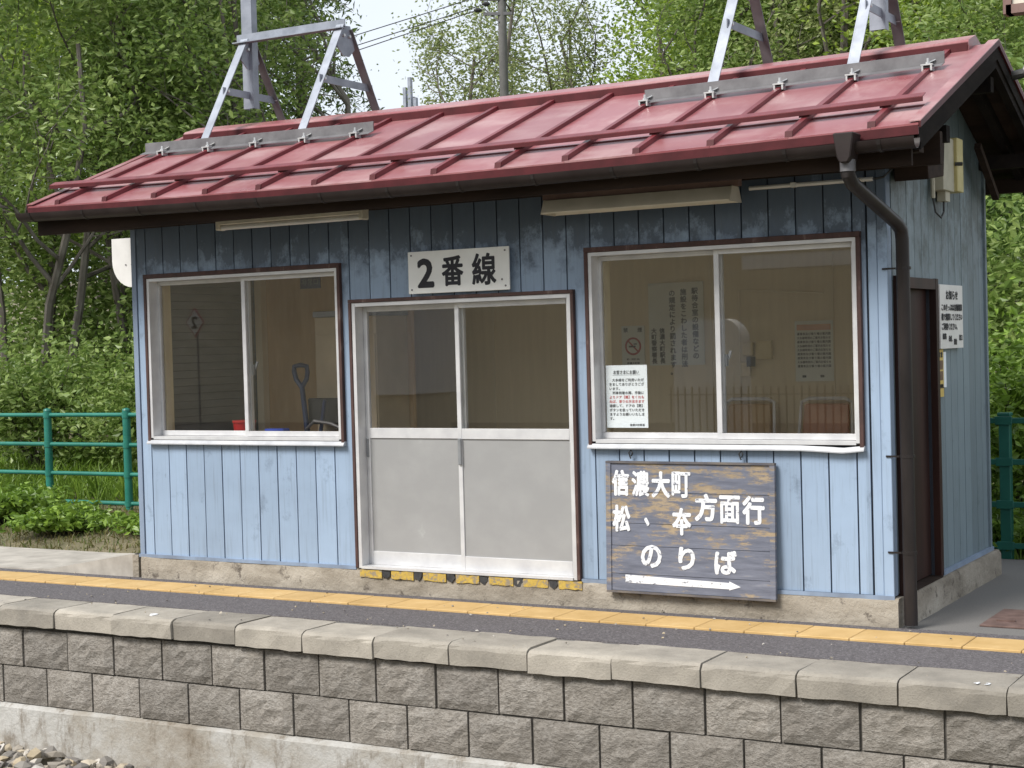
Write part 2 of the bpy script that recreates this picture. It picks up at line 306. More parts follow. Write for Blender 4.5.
# text: each glyph becomes mesh; strokes thickened by a ring of shifted copies a hair apart in depth
def glyph(ch):
    cu = bpy.data.curves.new('g', 'FONT'); cu.body = ch; cu.dimensions = '2D'; cu.fill_mode = 'FRONT'; cu.resolution_u = 3
    ob = bpy.data.objects.new('g', cu); COL.objects.link(ob); dg = bpy.context.evaluated_depsgraph_get(); dg.update()
    me = bpy.data.meshes.new_from_object(ob.evaluated_get(dg)); bpy.data.objects.remove(ob); bpy.data.curves.remove(cu)
    v = np.array([x.co[:] for x in me.vertices]).reshape(-1, 3)[:, :2]; f = [tuple(p.vertices) for p in me.polygons]; bpy.data.meshes.remove(me)
    return v, f
GL = {}
def put_char(g, ch, cx, cz, wd, ht, place, bold=0, fit=True):
    # place(u, v, k) -> world point, u right, v up, k outward layer in metres
    if ch in ' 　': return
    if ch not in GL: GL[ch] = glyph(ch)
    v, f = GL[ch]
    if len(v) == 0: return
    lo, hi = v.min(0), v.max(0); sz = np.maximum(hi-lo, 1e-6)
    if fit: q = (v-(lo+hi)/2)/sz*np.array([wd, ht])
    else: q = (v-np.array([.5, .38]))*np.array([wd, ht])
    offs = [(0, 0)] + ([(bold*math.cos(a), bold*math.sin(a)) for a in np.arange(8)*math.pi/4] if bold else [])
    for k, (ox, oz) in enumerate(offs):
        g.add([place(cx+a+ox, cz+b+oz, .0002*k) for a, b in q], f)
def text_line(g, txt, x0, x1, cz, ht, place, bold=0, vertical=False):
    n = len(txt)
    for i, ch in enumerate(txt):
        if vertical: put_char(g, ch, cz, x0+(x1-x0)*(i+.5)/n, ht, abs(x1-x0)/n*.95, place, bold, False)
        else: put_char(g, ch, x0+(x1-x0)*(i+.5)/n, cz, abs(x1-x0)/n*.96, ht, place, bold, False)
FRONT = lambda y: (lambda u, v, k: (u, y-k, v))
SIDE = lambda x: (lambda u, v, k: (x+k, u, v))

# ------------------------------------------------------------------ setting: terrain, platform
def sstep(a, b, x): t = min(1, max(0, (x-a)/(b-a))); return t*t*(3-2*t)
def tz(x, y):
    z = -1.04 + .96*sstep(-1.15, -.4, y)
    n = noise.noise((x*.5, y*.5, 0))*.5+noise.noise((x*1.7, y*1.7, 3))*.2
    if y > .8:
        left = 1-sstep(-.1, .5, x)
        z += (sstep(.9, 1.7, y)*(.13+.05*n))*left
        z += sstep(2.7, 3.6, y)*(.10+.05*n)*(1-left)
        z += .16*max(0, min(y, 14)-3.6)*.55 + .07*max(0, y-14) + n*.25*sstep(4, 9, y)
    return z
ys = [-120, -60, -30, -12, -4, -2.2, -1.6, -1.2, -1, -.8, -.6, -.4, 0] + [.6+.22*i for i in range(20)] + [5.4+.8*i for i in range(14)] + [18, 22, 28, 36, 48, 70, 110, 200, 400]
xs = [-400, -200, -100, -60, -40, -30, -24] + [-20+.9*i for i in range(9)] + [-12+.4*i for i in range(55)] + [10.5+1.5*i for i in range(10)] + [28, 40, 60, 100, 200, 400]
tv = [(x, y, tz(x, y)) for y in ys for x in xs]; nx = len(xs)
tf = [(j*nx+i, j*nx+i+1, (j+1)*nx+i+1, (j+1)*nx+i) for j in range(len(ys)-1) for i in range(nx-1)]
tag(G().add(tv, tf).build('ground', 'soil', smooth=True), kind='structure')
plat = tag(G().box(-14, 16, -1.02, .995, -.5, 0).box(.4, 16, .995, 2.9, -.5, .0).build('platform', 'old_asphalt'), kind='structure')
# darker, newer asphalt between the coping and the yellow line
box('asphalt_strip', 'asphalt', plat, -14, 16, -1.0, -.5, -.02, .006)
box('asphalt_edge', 'asphalt', plat, -14, 16, -.19, -.03, -.02, .005)
# coping stones
def cope_mesh(seed):
    rng = random.Random(seed); j = lambda a: rng.uniform(-a, a)
    pr = [(-1.345, -.120), (-1.345, -.034), (-1.339, -.016), (-1.322, -.004), (-1.30, .0), (-1.0, .0), (-1.0, -.120)]
    return pr, j
cvar = []
for k in range(4):
    pr, j = cope_mesh(k); g = G(); n = 6; L_ = .4915
    g.prism(pr, 'x', -L_/2, L_/2, n, lambda x, y, z: (x+(j(.002)), y+(j(.004) if y < -1.3 else 0), z+(j(.003) if y < -1.25 else j(.0015))))
    cvar.append(g.build('coping_stone', 'cope_concrete', plat, origin=(0, -1.17, -.06)))
first = True
for i in range(-9, 18):
    x = .489+.4984*(i+.5); rr = random.Random(i); v = cvar[i % 4]; dy, dz = rr.uniform(-.008, .008), rr.uniform(-.005, .004)
    if -1 < i and i < 4 and cvar[i].location.x == 0 and abs(ORG[cvar[i].name].x) < 1e-6: o = cvar[i]; o.location = Vector((x, -1.17+dy, -.06+dz)) - ORG[plat.name]; ORG[o.name] = Vector((x, 0, 0))
    else: o = clone(v, plat, (x, -1.17+dy, -.06+dz))
    o.location.z += .0008*max(-1, min(x, 8)); o.rotation_euler.z = rr.uniform(-.009, .009); o.rotation_euler.y = rr.uniform(-.007, .007)
G().box(-14, 16, -1.27, -1.03, -.5, -.135).build('coping_bed', 'mortar', plat)
# tactile tiles
t0 = G().box(-.1465, .1465, -.1482, .1482, -.02, .014).build('tactile_tile', 'tactile_yellow', plat, bevel=.003)
for i in range(-28, 22):
    x = 3.377+.297*(i+.5); loc = (x, -.344+random.uniform(-.002, .002), random.uniform(-.001, .001))
    if i == -28: t0.location = Vector(loc)-ORG[plat.name]; o = t0
    else: o = clone(t0, plat, loc)
# rough splash of white on one coping stone
g = G(); text_line(g, '42', 6.31, 6.41, -1.28, .06, lambda u, v, k: (u, v, .0085+k), .003); g.build('chalk_number', 'sign_lettering', plat)
g = G(); g.prism([(1.26+.03*math.cos(a)*random.uniform(.6, 1.2), -1.25+.035*math.sin(a)*random.uniform(.5, 1.2)) for a in np.arange(11)*.571], 'z', .0, .0095); g.build('white_spot', 'sign_lettering', plat)
# ramp of pale concrete beside the shed
g = G(); g.prism([(-6, -.1), (-6, .010), (-1.15, .011), (-.95, .02), (-.08, .172), (-.08, -.1)], 'y', -.002, .25)
g.build('ramp_kerb', 'ramp_concrete', plat)
g = G(); g.prism([(-6, -.1), (-6, .012), (-1.15, .012), (-.95, .02), (-.08, .168), (-.02, .168), (-.02, -.1)], 'y', .252, .93); g.build('concrete_path', 'ramp_concrete', plat)
G().box(-.075, -.018, -.03, -.001, .0, .165).build('ramp_end_mark', 'plinth_concrete', plat)
pl = G().box(5.97, 7.1, .19, .75, .0, .012).build('manhole_plate', 'rusty_steel', bevel=.003)
tag(pl, 'rusty steel cover plate lying on the asphalt right of the shed', 'cover plate')
G().bar((6.03, .33, .016), (6.13, .34, .016), .02, .012).build('lift_handle', 'rusty_steel', pl)

# platform retaining wall: split-face blocks over a stained footing
pw = thing('platform_wall', (3, -1.3, -1.04), 'grey split-face block wall facing the track below the platform coping', 'wall')
G().box(-14, 16, -1.283, -1.05, -.65, -.13).build('mortar_core', 'mortar', pw)
bv = []
for k in range(6):
    rng = random.Random(100+k); g = G(); nxk, nzk = 7, 5; W_, H_ = .388, .240; vs = []; fs = []
    for j in range(nzk+1):
        for i in range(nxk+1):
            ed = i in (0, nxk) or j in (0, nzk)
            vs.append((-W_/2+W_*i/nxk, (.004 if ed else rng.uniform(-.020, -.002)), -H_/2+H_*j/nzk))
    m = len(vs)
    vs += [(-W_/2, .05, -H_/2), (W_/2, .05, -H_/2), (W_/2, .05, H_/2), (-W_/2, .05, H_/2)]
    for j in range(nzk):
        for i in range(nxk): a = j*(nxk+1)+i; fs += [(a, a+1, a+nxk+2), (a, a+nxk+2, a+nxk+1)]
    fs += [(m, m+1)+tuple(range(nxk, -1, -1)), (m+3, m+2)[::-1]+tuple(nzk*(nxk+1)+i for i in range(nxk+1))]
    fs += [tuple([m]+[j*(nxk+1) for j in range(nzk+1)]+[m+3]), tuple([m+1]+[j*(nxk+1)+nxk for j in range(nzk+1)]+[m+2])]
    bv.append(g.add(vs, fs))
proto = []
for row, (zc, off) in enumerate(((-.270, 0), (-.520, .205))):
    for i in range(-8, 19):
        x = .154+off+.4015*(i+.5)+ (0.02 if row == 0 else -.02)*0; k = (i*3+row*2+i//4) % 6; rr = random.Random(i*7+row)
        loc = (x+rr.uniform(-.002, .002), -1.303+rr.uniform(-.004, .004), zc+.006*min(max(x, -1), 7)+rr.uniform(-.002, .002))
        if len(proto) <= k or proto[k] is None:
            while len(proto) <= k: proto.append(None)
            o = bv[k].build('block', 'split_block', pw, origin=(0, 0, 0)); o.location = Vector(loc)-ORG[pw.name]; proto[k] = o
        else: clone(proto[k], pw, loc)
g = G(); g.prism([(-1.295, -.646), (-1.33, -.665), (-1.355, -1.15), (-1.0, -1.15), (-1.0, -.646)], 'x', -14, 16, 150,
        lambda x, y, z: (x, y-(.012*noise.noise((x*3, z*4, 1))+.02*noise.noise((x*.9, z*2, 5)) if y < -1.28 else 0), z+(.006*noise.noise((x*4, 0, 2))+.006*max(-1, min(x, 7)) if z > -1 else 0)))
g.build('footing', 'footing_concrete', pw, smooth=True)

# ballast
def stones(n, x0, x1, y0, y1, zf, s0, s1):
    ph = (1+5**.5)/2
    iv = np.array([(-1, ph, 0), (1, ph, 0), (-1, -ph, 0), (1, -ph, 0), (0, -1, ph), (0, 1, ph), (0, -1, -ph), (0, 1, -ph), (ph, 0, -1), (ph, 0, 1), (-ph, 0, -1), (-ph, 0, 1)])/1.9
    fi = np.array([(0, 11, 5), (0, 5, 1), (0, 1, 7), (0, 7, 10), (0, 10, 11), (1, 5, 9), (5, 11, 4), (11, 10, 2), (10, 7, 6), (7, 1, 8), (3, 9, 4), (3, 4, 2), (3, 2, 6), (3, 6, 8), (3, 8, 9), (4, 9, 5), (2, 4, 11), (6, 2, 10), (8, 6, 7), (9, 8, 1)])
    V = []; F = []
    for k in range(n):
        q = iv*RNG.uniform(.6, 1.25, (12, 1))*np.array([RNG.uniform(.7, 1.3), RNG.uniform(.6, 1), RNG.uniform(.4, .75)])*RNG.uniform(s0, s1)
        e = Matrix.Rotation(RNG.uniform(0, 6.28), 3, 'Z') @ Matrix.Rotation(RNG.normal(0, .5), 3, 'X'); q = q @ np.array(e).T
        x, y = RNG.uniform(x0, x1), RNG.uniform(y0, y1); V.append(q+np.array([x, y, zf(x, y)+RNG.uniform(-.03, .02)])); F.append(fi+12*k)
    return np.concatenate(V), np.concatenate(F)
def npmesh(name, V, F, mat, parent=None, origin=None, smooth=False):
    me = bpy.data.meshes.new(name); c = np.array(origin if origin is not None else (0, 0, 0), float)
    V = np.asarray(V, dtype=np.float32)-c.astype(np.float32); F = np.asarray(F, dtype=np.int32); k = F.shape[1]
    me.vertices.add(len(V)); me.vertices.foreach_set('co', V.ravel()); me.loops.add(F.size); me.loops.foreach_set('vertex_index', F.ravel())
    me.polygons.add(len(F)); me.polygons.foreach_set('loop_start', np.arange(len(F), dtype=np.int32)*k); me.polygons.foreach_set('loop_total', np.full(len(F), k, dtype=np.int32))
    me.polygons.foreach_set('use_smooth', np.full(len(F), smooth, dtype=bool))
    me.update(); me.validate(); me.materials.append(MATS[mat]); o = bpy.data.objects.new(name, me); return link(o, parent, c)
V, F = stones(4600, -4, 6, -4.0, -1.345, lambda x, y: -.968+.04*math.exp(-((y+1.4)/.3)**2), .035, .075)
V9, F9 = stones(420, -3, 8, -1.3, -.05, lambda x, y: .010, .004, .011)
tag(npmesh('platform_grit', V9, F9, 'ballast_stone'), 'scattered grit and pebbles on the platform surface', 'grit', kind='stuff')
tag(npmesh('ballast', V, F, 'ballast_stone'), 'loose mixed grey and tan track ballast at the foot of the wall', 'ballast', kind='stuff')

# ------------------------------------------------------------------ the shed
W, D = 5.56, 2.12
shed = thing('waiting_shed', (W/2, D/2, 0), 'small weathered blue wooden platform waiting shed with red metal roof', 'building')
# plinth
def rough(x, y, z): return (x, y-(.010*noise.noise((x*5, z*9, 0))+.006*noise.noise((x*17, z*17, 4)) if y < .05 else 0), z)
g = G(); g.prism([(-.045, -.1), (-.04, .145), (-.025, .165), (.2, .165), (.2, -.1)], 'x', .02, W+.03, 120, rough)
g.build('plinth', 'plinth_concrete', shed, smooth=True)
g = G(); g.prism([(W-.2, -.1), (W-.2, .165), (W+.05, .165), (W+.065, .14), (W+.07, -.1)], 'y', .2, D+.05, 40, lambda x, y, z: (x+(.008*noise.noise((y*5, z*8, 2)) if x > W else 0), y, z))
g.build('plinth', 'plinth_concrete', shed, smooth=True)
G().box(.02, W-.2, .2, D-.08, -.1, .15).build('floor', 'grey_floor', shed)
# yellow and black edge paint below the door
segs = [1.93+.25*i for i in range(8)]
for i in range(7):
    a, b = segs[i]+.04, segs[i+1]-.036
    if i == 6: b = segs[i]+.2
    top = [(a+(b-a)*k/7, .160+random.uniform(-.003, .002)) for k in range(8)]; bot = [(a+(b-a)*k/7, .110+random.uniform(-.004, .004)) for k in range(7, -1, -1)]
    G().prism(top+bot, 'y', -.0485, -.03).build('yellow_stripe', 'yellow_paint', shed)
    if i > 0:
        c = segs[i]; m = [(c-.032, .16), (c+.026, .159), (c+.03, .14), (c+.022, .122), (c+.012, .112), (c+.0, .106), (c-.014, .116), (c-.028, .12)]
        G().prism([(u+random.uniform(-.006, .006), v+random.uniform(-.006, .004)) for u, v in m], 'y', -.0482, -.03).build('black_stripe', 'black_paint', shed)
# openings
OPS = [(.13, 1.87, .985, 2.195), (1.934, 3.62, .16, 1.947), (3.70, 5.417, .985, 2.195)]
def cut(x0, x1, z0, z1, ops):
    xs_ = sorted({x0, x1} | {e for o in ops for e in o[:2] if x0 < e < x1}); out_ = []
    for a, b in zip(xs_, xs_[1:]):
        zs = [(z0, z1)]
        for (p, q, r, t) in ops:
            if p < (a+b)/2 < q:
                nz = []
                for (c, d) in zs:
                    if r > c: nz.append((c, min(d, r)))
                    if t < d: nz.append((max(c, t), d))
                zs = [k for k in nz if k[1]-k[0] > .01]
        out_ += [(a, b, c, d) for c, d in zs]
    return out_
g = G(); inset = [(a+.03, b-.03, c+.02, d-.03) for a, b, c, d in OPS]
for a, b, c, d in cut(0.02, W-.02, .165, 2.60, inset): g.box(a, b, .0, .075, c, d)
g.build('front_wall', 'interior_tan', shed)
g = G()
for a, b, c, d in cut(0.025, W-.025, .166, 2.60, inset): g.box(a, b, -.003, -.0005, c, d)
g.build('groove_backing', 'dark_gap', shed)
pitch = .1635; edges = [.045]+[.134+pitch*i for i in range(33)]+[W-.115]
edges = [e for e in edges if e <= W-.11]
for a, b in zip(edges, edges[1:]):
    if b-a < .03: continue
    ps = cut(a+.0045, b-.0045, .178, 2.58, OPS)
    cols = {}
    for q in ps: cols.setdefault((q[2], q[3]), []).append(q)
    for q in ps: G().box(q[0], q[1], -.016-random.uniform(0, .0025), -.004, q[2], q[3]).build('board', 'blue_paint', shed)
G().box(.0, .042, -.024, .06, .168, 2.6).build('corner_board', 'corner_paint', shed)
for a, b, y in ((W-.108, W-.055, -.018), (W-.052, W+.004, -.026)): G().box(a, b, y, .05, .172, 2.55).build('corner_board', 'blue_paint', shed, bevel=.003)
G().box(-.004, 1.93, -.036, -.0165, .155, .178).build('base_flashing', 'corner_paint', shed); G().box(3.624, W+.008, -.036, -.0265, .155, .178).build('base_flashing', 'corner_paint', shed)
# side wall (right) with doorway
SOP = [(.10, .87, .165, 1.915)]
g = G()
for a, b, c, d in cut(.055, D-.02, .165, 2.62, [(.13, .84, .165, 1.885)]): g.box(W-.08, W-.012, a, b, c, d)
g.build('side_wall', 'dark_gap', shed)
e = [.055, .10]+[.87+.152*i for i in range(9)]; e[-1] = D-.004
up_e = [.055+.1475*i for i in range(15)]; up_e[-1] = D-.004
for a, b in zip(up_e, up_e[1:]):                                  # above the door and up into the gable
    zt = lambda y: 3.26-.398*abs(y-1.06)
    z0 = .18 if a > .86 else 1.918
    lo = max(a, .055)
    if a < .87 < b: z0 = 1.918
    g = G(); pr = [(a+.003, z0), (b-.003, z0), (b-.003, zt(b)-.03), (a+.003, zt(a)-.03)]
    g.prism(pr, 'x', W-.010, W+.004+random.uniform(0, .002)); g.build('board', 'shaded_side_paint', shed)
G().box(W-.010, W+.005, .872, .937, .18, 1.916).build('board', 'shaded_side_paint', shed)
G().box(W-.01, W+.004, .057, .096, .18, 1.916).build('board', 'shaded_side_paint', shed)
G().box(W-.002, W+.02, D-.03, D+.01, .17, 2.75).build('corner_board', 'shaded_side_paint', shed)
G().box(W+.0065, W+.03, .88, D+.012, .155, .19).build('base_flashing', 'corner_paint', shed)
# gable core
g = G(); g.prism([(.02, 2.622), (D-.02, 2.622), (D-.02, 2.80), (1.06, 3.22), (.02, 2.80)], 'x', W-.08, W-.012); g.build('gable_core', 'dark_gap', shed)
g = G(); g.prism([(.02, 2.622), (D-.02, 2.622), (D-.02, 2.80), (1.06, 3.22), (.02, 2.80)], 'x', .0, .06); g.build('gable_core', 'shaded_side_paint', shed)
# left and rear walls, ceiling
G().box(.0, .09, .062, D-.075, .165, 2.62).build('left_wall', 'shaded_side_paint', shed)
G().box(.0, W-.085, D-.07, D, .165, 2.62).build('rear_wall', 'shaded_side_paint', shed)
lining = G().box(.095, W-.09, 2.0, 2.045, .155, 2.44).build('inner_lining', 'interior_board', shed)
for i in range(6): G().box(.92+i*.91-.006, .92+i*.91+.006, 1.992, 1.9995, .16, 2.43).build('batten', 'interior_tan', lining)
G().box(W-.1, W-.083, .86, 1.998, .16, 2.43).build('inner_lining', 'interior_board', shed)
G().box(.095, W-.09, .08, 1.998, 2.445, 2.48).build('ceiling', 'interior_board', shed)
part = G().box(.16, 1.55, 1.27, 1.31, .16, 2.44).build('partition', 'interior_plywood', shed)
G().box(.125, .19, 1.20, 1.268, .16, 2.44).build('corner_post', 'interior_tan', part)
sid = G().box(.0925, .11, .10, 1.198, .16, 2.44).build('side_lining', 'dark_siding', shed)
for i in range(24):
    z = .98+i*.057; G().prism([(.1105, z), (.126, z+.002), (.116, z+.054), (.1105, z+.054)], 'y', .135, 1.19).build('siding_board', 'dark_siding', sid) if False else None
    g = G(); g.add([(.1105, .135, z), (.127, .135, z+.002), (.116, .135, z+.055), (.1105, .135, z+.055), (.1105, 1.19, z), (.127, 1.19, z+.002), (.116, 1.19, z+.055), (.1105, 1.19, z+.055)],
        [(0, 1, 2, 3), (7, 6, 5, 4), (0, 4, 5, 1), (1, 5, 6, 2), (2, 6, 7, 3), (3, 7, 4, 0)]); g.build('siding_board', 'dark_siding', sid)
# windows
def window(x0, x1, z0, z1, xm):
    fr = G(); c = .03
    win = G().box(x0, x1, -.05, -.0165, z1-c, z1).build('window', 'brown_casing', shed, bevel=.002)
    for a, b in ((x0, x0+c*.8), (x1-c*.8, x1)): G().box(a, b, -.048, -.0165, z0+.012, z1-c-.001).build('casing', 'brown_casing', win, bevel=.002)
    a0, a1, b0, b1 = x0+.0245, x1-.0245, z0+.036, z1-c-.002
    for q in ((a0, a0+.022, b0, b1), (a1-.022, a1, b0, b1)): G().box(q[0], q[1], -.04, .085, q[2], q[3]).build('frame', 'aluminium', win)
    G().box(a0+.0225, a1-.0225, -.04, .085, b1-.021, b1).build('frame', 'aluminium', win)
    G().box(a0+.0225, a1-.0225, -.04, .085, b0-.01, b0+.012).build('frame', 'aluminium', win)
    # sill, bent a little at its right end
    g = G(); g.prism([(-.060, z0-.008), (-.060, z0-.001), (-.0425, z0+.022), (-.017, z0+.022), (-.017, z0-.006)], 'x', x0-.004, x1+.002, 14, lambda x, y, z: (x, y, z-(.012*sstep(x1-.35, x1-.12, x)*(1-sstep(x1-.1, x1, x)))*(1 if x0 > 3 else 0)))
    g.build('sill', 'sill_alu', win)
    G().box(a0+.002, a0+.045, .0855, .16, b0, b1).build('jamb_lining', 'cream_paint', win)
    sb, st = b0+.014, b1-.022
    def sash(u0, u1, y, wl, wr):
        sh = G().box(u0, u1, y, y+.024, sb, sb+.035).build('sash', 'aluminium', win, bevel=.0015)
        G().box(u0, u1, y, y+.024, st-.032, st).build('rail', 'aluminium', sh, bevel=.0015) if False else None
        g = G().box(u0, u0+wl, y, y+.024, sb+.036, st-.001).box(u1-wr, u1, y, y+.024, sb+.036, st-.001).box(u0+wl+.001, u1-wr-.001, y, y+.024, st-.027, st-.001)
        return sh, g, (u0+wl, u1-wr, y+.01, y+.014, sb+.035, st-.026)
    sub = []
    for u0, u1, y, wl, wr in ((a0+.0225, xm+.018, .048, .020, .03), (xm-.018, a1-.0225, .012, .030, .022)):
        sh, g, p = sash(u0, u1, y, wl, wr)
        sh2 = g.build('sash_frame', 'aluminium', win)
        G().box(p[0]-.004, p[1]+.004, p[2], p[3], p[4]-.003, p[5]+.003).build('pane', 'glass', win)
    # crescent catch on the meeting stile
    g = G().box(xm+.012, xm+.03, .06, .085, 1.46, 1.53).bar((xm+.03, .085, 1.5), (xm+.045, .09, 1.55), .014, .012); g.build('catch', 'alu_dark', win)
    return win
window(*OPS[0], 1.0); window(*OPS[2], 4.54)
# sliding door
def door():
    x0, x1, z0, z1 = OPS[1]; c = .022
    d = G().box(x0, x1, -.05, -.0165, z1-c, z1).build('sliding_door', 'brown_casing', shed, bevel=.002)
    for a, b in ((x0, x0+c), (x1-c, x1)): G().box(a, b, -.048, -.0165, z0+.01, z1-c-.001).build('casing', 'brown_casing', d, bevel=.002)
    a0, a1 = x0+c+.002, x1-c-.002
    for q in ((a0, a0+.025), (a1-.025, a1)): G().box(q[0], q[1], -.04, .09, z0+.008, z1-c-.002).build('frame', 'aluminium', d)
    G().box(a0+.026, a1-.026, -.04, .09, z1-c-.026, z1-c-.002).build('frame', 'aluminium', d)
    G().box(a0+.026, a1-.026, -.05, .09, z0+.0055, z0+.022).build('threshold', 'aluminium', d)
    xm = 2.752; zb, zt = z0+.0225, z1-c-.027
    for u0, u1, y in ((a0+.026, xm+.02, .048), (xm-.024, a1-.026, .010)):
        w_ = .030; y1 = y+.028
        lf = G().box(u0+w_+.001, u1-w_-.001, y, y1, zb, .272).build('door_leaf', 'aluminium', d, bevel=.0015)
        G().box(u0, u0+w_, y, y1, zb, zt).build('stile', 'aluminium', d, bevel=.0015); G().box(u1-w_, u1, y, y1, zb, zt).build('stile', 'aluminium', d, bevel=.0015)
        G().box(u0+w_+.001, u1-w_-.001, y, y1, 1.025, 1.092).build('middle_rail', 'aluminium', d, bevel=.0015)
        G().box(u0+w_+.001, u1-w_-.001, y, y1, zt-.034, zt).build('top_rail', 'aluminium', d, bevel=.0015)
        G().box(u0+w_-.002, u1-w_+.002, y+.009, y+.016, .270, 1.027).build('frosted_panel', 'frosted_panel', d)
        G().box(u0+w_-.002, u1-w_+.002, y+.012, y+.016, 1.09, zt-.033).build('pane', 'glass', d)
    G().box(xm-.018, xm+.006, -.006, .0095, .86, 1.03).build('lock_plate', 'alu_dark', d, bevel=.004)
    G().box(a0+.034, a0+.046, .040, .0475, .90, 1.02).build('finger_pull', 'alu_dark', d); G().box(a1-.050, a1-.037, .003, .0095, .88, 1.01).build('finger_pull', 'alu_dark', d)
door()
# side doorway
sdr = G().box(W-.07, W+.03, .845, .90, .165, 1.945).build('side_doorway', 'door_wood', shed, bevel=.003)
G().box(W-.07, W+.03, .068, .108, .165, 1.945).build('door_post', 'door_wood', sdr); G().box(W-.07, W+.028, .109, .844, 1.88, 1.942).build('lintel', 'door_wood', sdr)
lf = G().box(W-.058, W-.03, .49, .842, .18, 1.878).build('door_leaf', 'door_wood', sdr)
G().box(W-.06, W-.022, .462, .488, .18, 1.878).build('leaf_edge', 'aluminium', sdr)
G().box(W-.056, W-.05, .112, .46, 1.02, 1.85).build('pane', 'glass', sdr); G().box(W-.058, W-.035, .112, .46, .18, 1.015).build('kick_panel', 'door_wood', sdr)
G().box(W-.3, W+.04, .11, .845, .150, .172).build('door_sill', 'dark_wood', sdr)
# ------------------------------------------------------------------ roof
M = .388; XL, XR = -.37, 5.925
def sag(x): return .035*(1-((x-2.78)/3.15)**2)
def rz(y): return 2.682+M*(y+.624) if y <= 1.06 else 2.682+M*(2.744-y)
def rp(x, y, h): return (x, y, rz(y)+h-sag(x))
def rprism(g, poly, x0, x1, n=12): return g.prism(poly, 'x', x0, x1, n, rp)
roof = rprism(G(), [(-.61, -.075), (-.61, -.014), (1.06, -.014), (2.73, -.014), (2.73, -.075), (1.06, -.075)], XL+.02, XR-.02).build('roof', 'dark_wood', shed)
ribs = [-.10+.4445*i for i in range(14)]
pe = [XL]+ribs+[XR]
for a, b in zip(pe, pe[1:]):
    a2 = a+.001; b2 = b-.001; dh = random.uniform(0, .003)
    rprism(G(), [(-.636, -.055), (-.636, .001+dh), (-.29, .001+dh), (-.29, -.012), (-.625, -.012), (-.625, -.055)], a2, b2, 2).build('roof_sheet', 'red_roof', roof)
    rprism(G(), [(-.305, .003+dh), (-.305, .010+dh), (1.0, .010+dh), (1.0, -.01), (-.28, .003+dh)], a2, b2, 2).build('roof_sheet', 'red_roof', roof)
    rprism(G(), [(1.10, -.012), (1.10, .004), (2.75, .004), (2.75, -.055), (2.74, -.055), (2.74, -.012)], a2, b2, 2).build('roof_sheet', 'red_roof', roof)
for x in ribs:
    rprism(G(), [(-.618, .002), (-.612, .034), (-.31, .036), (.93, .038), (.93, .002)], x-.017, x+.017, 1).build('rib', 'red_rib', roof)
    rprism(G(), [(-.630, .0015), (-.6185, .0015), (-.6125, .032), (-.624, .032)], x-.021, x+.021, 1).build('rib_cap', 'red_dark', roof)
rprism(G(), [(.885, .004), (.885, .066), (.90, .074), (1.06, .062), (1.22, .074), (1.235, .066), (1.235, .004)], -.27, 5.80, 14).build('ridge_cap', 'red_roof', roof)
rprism(G(), [(.876, .012), (.8845, .012), (.8845, .062), (.876, .062)], -.268, 5.795, 14).build('cap_fascia', 'red_dark', roof)
rprism(G(), [(-.6415, -.052), (-.6415, -.006), (-.6365, -.006), (-.6365, -.052)], XL, XR, 14).build('eave_edge', 'red_dark', roof)
# snow rail on brackets
g = rprism(G(), [(-.385, .072), (-.385, .078), (-.335, .082), (-.335, .076)], -.41, 5.88, 14); rprism(g, [(-.391, .050), (-.3855, .050), (-.3855, .078), (-.391, .078)], -.41, 5.88, 14); g.build('snow_rail', 'red_rib', roof)
rprism(G(), [(-.3935, .051), (-.3912, .051), (-.3912, .074), (-.3935, .074)], -.409, 5.879, 14).build('rail_face', 'red_dark', roof)
for x in ribs[::2]+[ribs[-1]]:
    rprism(G(), [(-.38, .037), (-.38, .071), (-.34, .074), (-.34, .038)], x-.03, x+.03, 1).build('rail_bracket', 'red_dark', roof)
# verge flashing
for x0, x1, x2 in ((XR-.05, XR+.012, XR+.002), (XL-.012, XL+.05, XL-.012)):
    g = rprism(G(), [(-.637, .0125), (-.637, .018), (1.06, .02), (1.06, .0145)], x0, x1, 2); rprism(g, [(1.06, .0145), (1.06, .02), (2.752, .016), (2.752, .010)], x0, x1, 2)
    g.build('verge_flashing', 'red_roof', roof)
    rprism(G(), [(-.637, -.02), (-.637, .012), (1.06, .014), (2.752, .0095), (2.752, -.02), (1.06, -.02)], x2, x2+.010, 2).build('verge_edge', 'red_dark', roof)
    rprism(G(), [(-.63, -.10), (-.63, -.022), (1.06, -.022), (2.74, -.022), (2.74, -.10), (1.06, -.10)], x2-.012, x2-.002, 2).build('bargeboard', 'black_wood', roof)
# eave timbers
G().box(XL+.05, XR-.05, -.60, -.575, 2.475, 2.585).build('fascia', 'dark_wood', shed)
G().box(-.33, XR-.06, -.42, -.34, 2.56, 2.655).build('eave_purlin', 'dark_wood', shed)
G().box(-.30, XR-.06, 2.46, 2.54, 2.56, 2.655).build('eave_purlin', 'dark_wood', shed)
G().box(-.30, W+.32, -.075, -.0275, 2.525, 2.70).build('wall_plate', 'dark_wood', shed)
for i in range(14):
    x = -.3+.47*i; rprism(G(), [(-.57, -.155), (-.57, -.076), (-.08, -.076), (-.08, -.155)], x-.022, x+.022, 1).build('rafter_tail', 'dark_wood', shed)
for x in (W+.17, W+.33):
    rprism(G(), [(-.57, -.15), (-.57, -.076), (1.06, -.076), (2.68, -.076), (2.68, -.15), (1.06, -.15)], x-.025, x+.025, 1).build('verge_rafter', 'black_wood', shed)
for y in (.02, 1.03, 2.02):
    G().box(W+.006, W+.33, y, y+.07, rz(y)-.26-.02, rz(y)-.19).build('purlin_end', 'black_wood', shed)
g = G(); g.bar((W+.1, 1.62, 2.80), (W+.1, 2.08, 2.50), .04, .04); g.build('bracket_brace', 'dark_wood', shed)
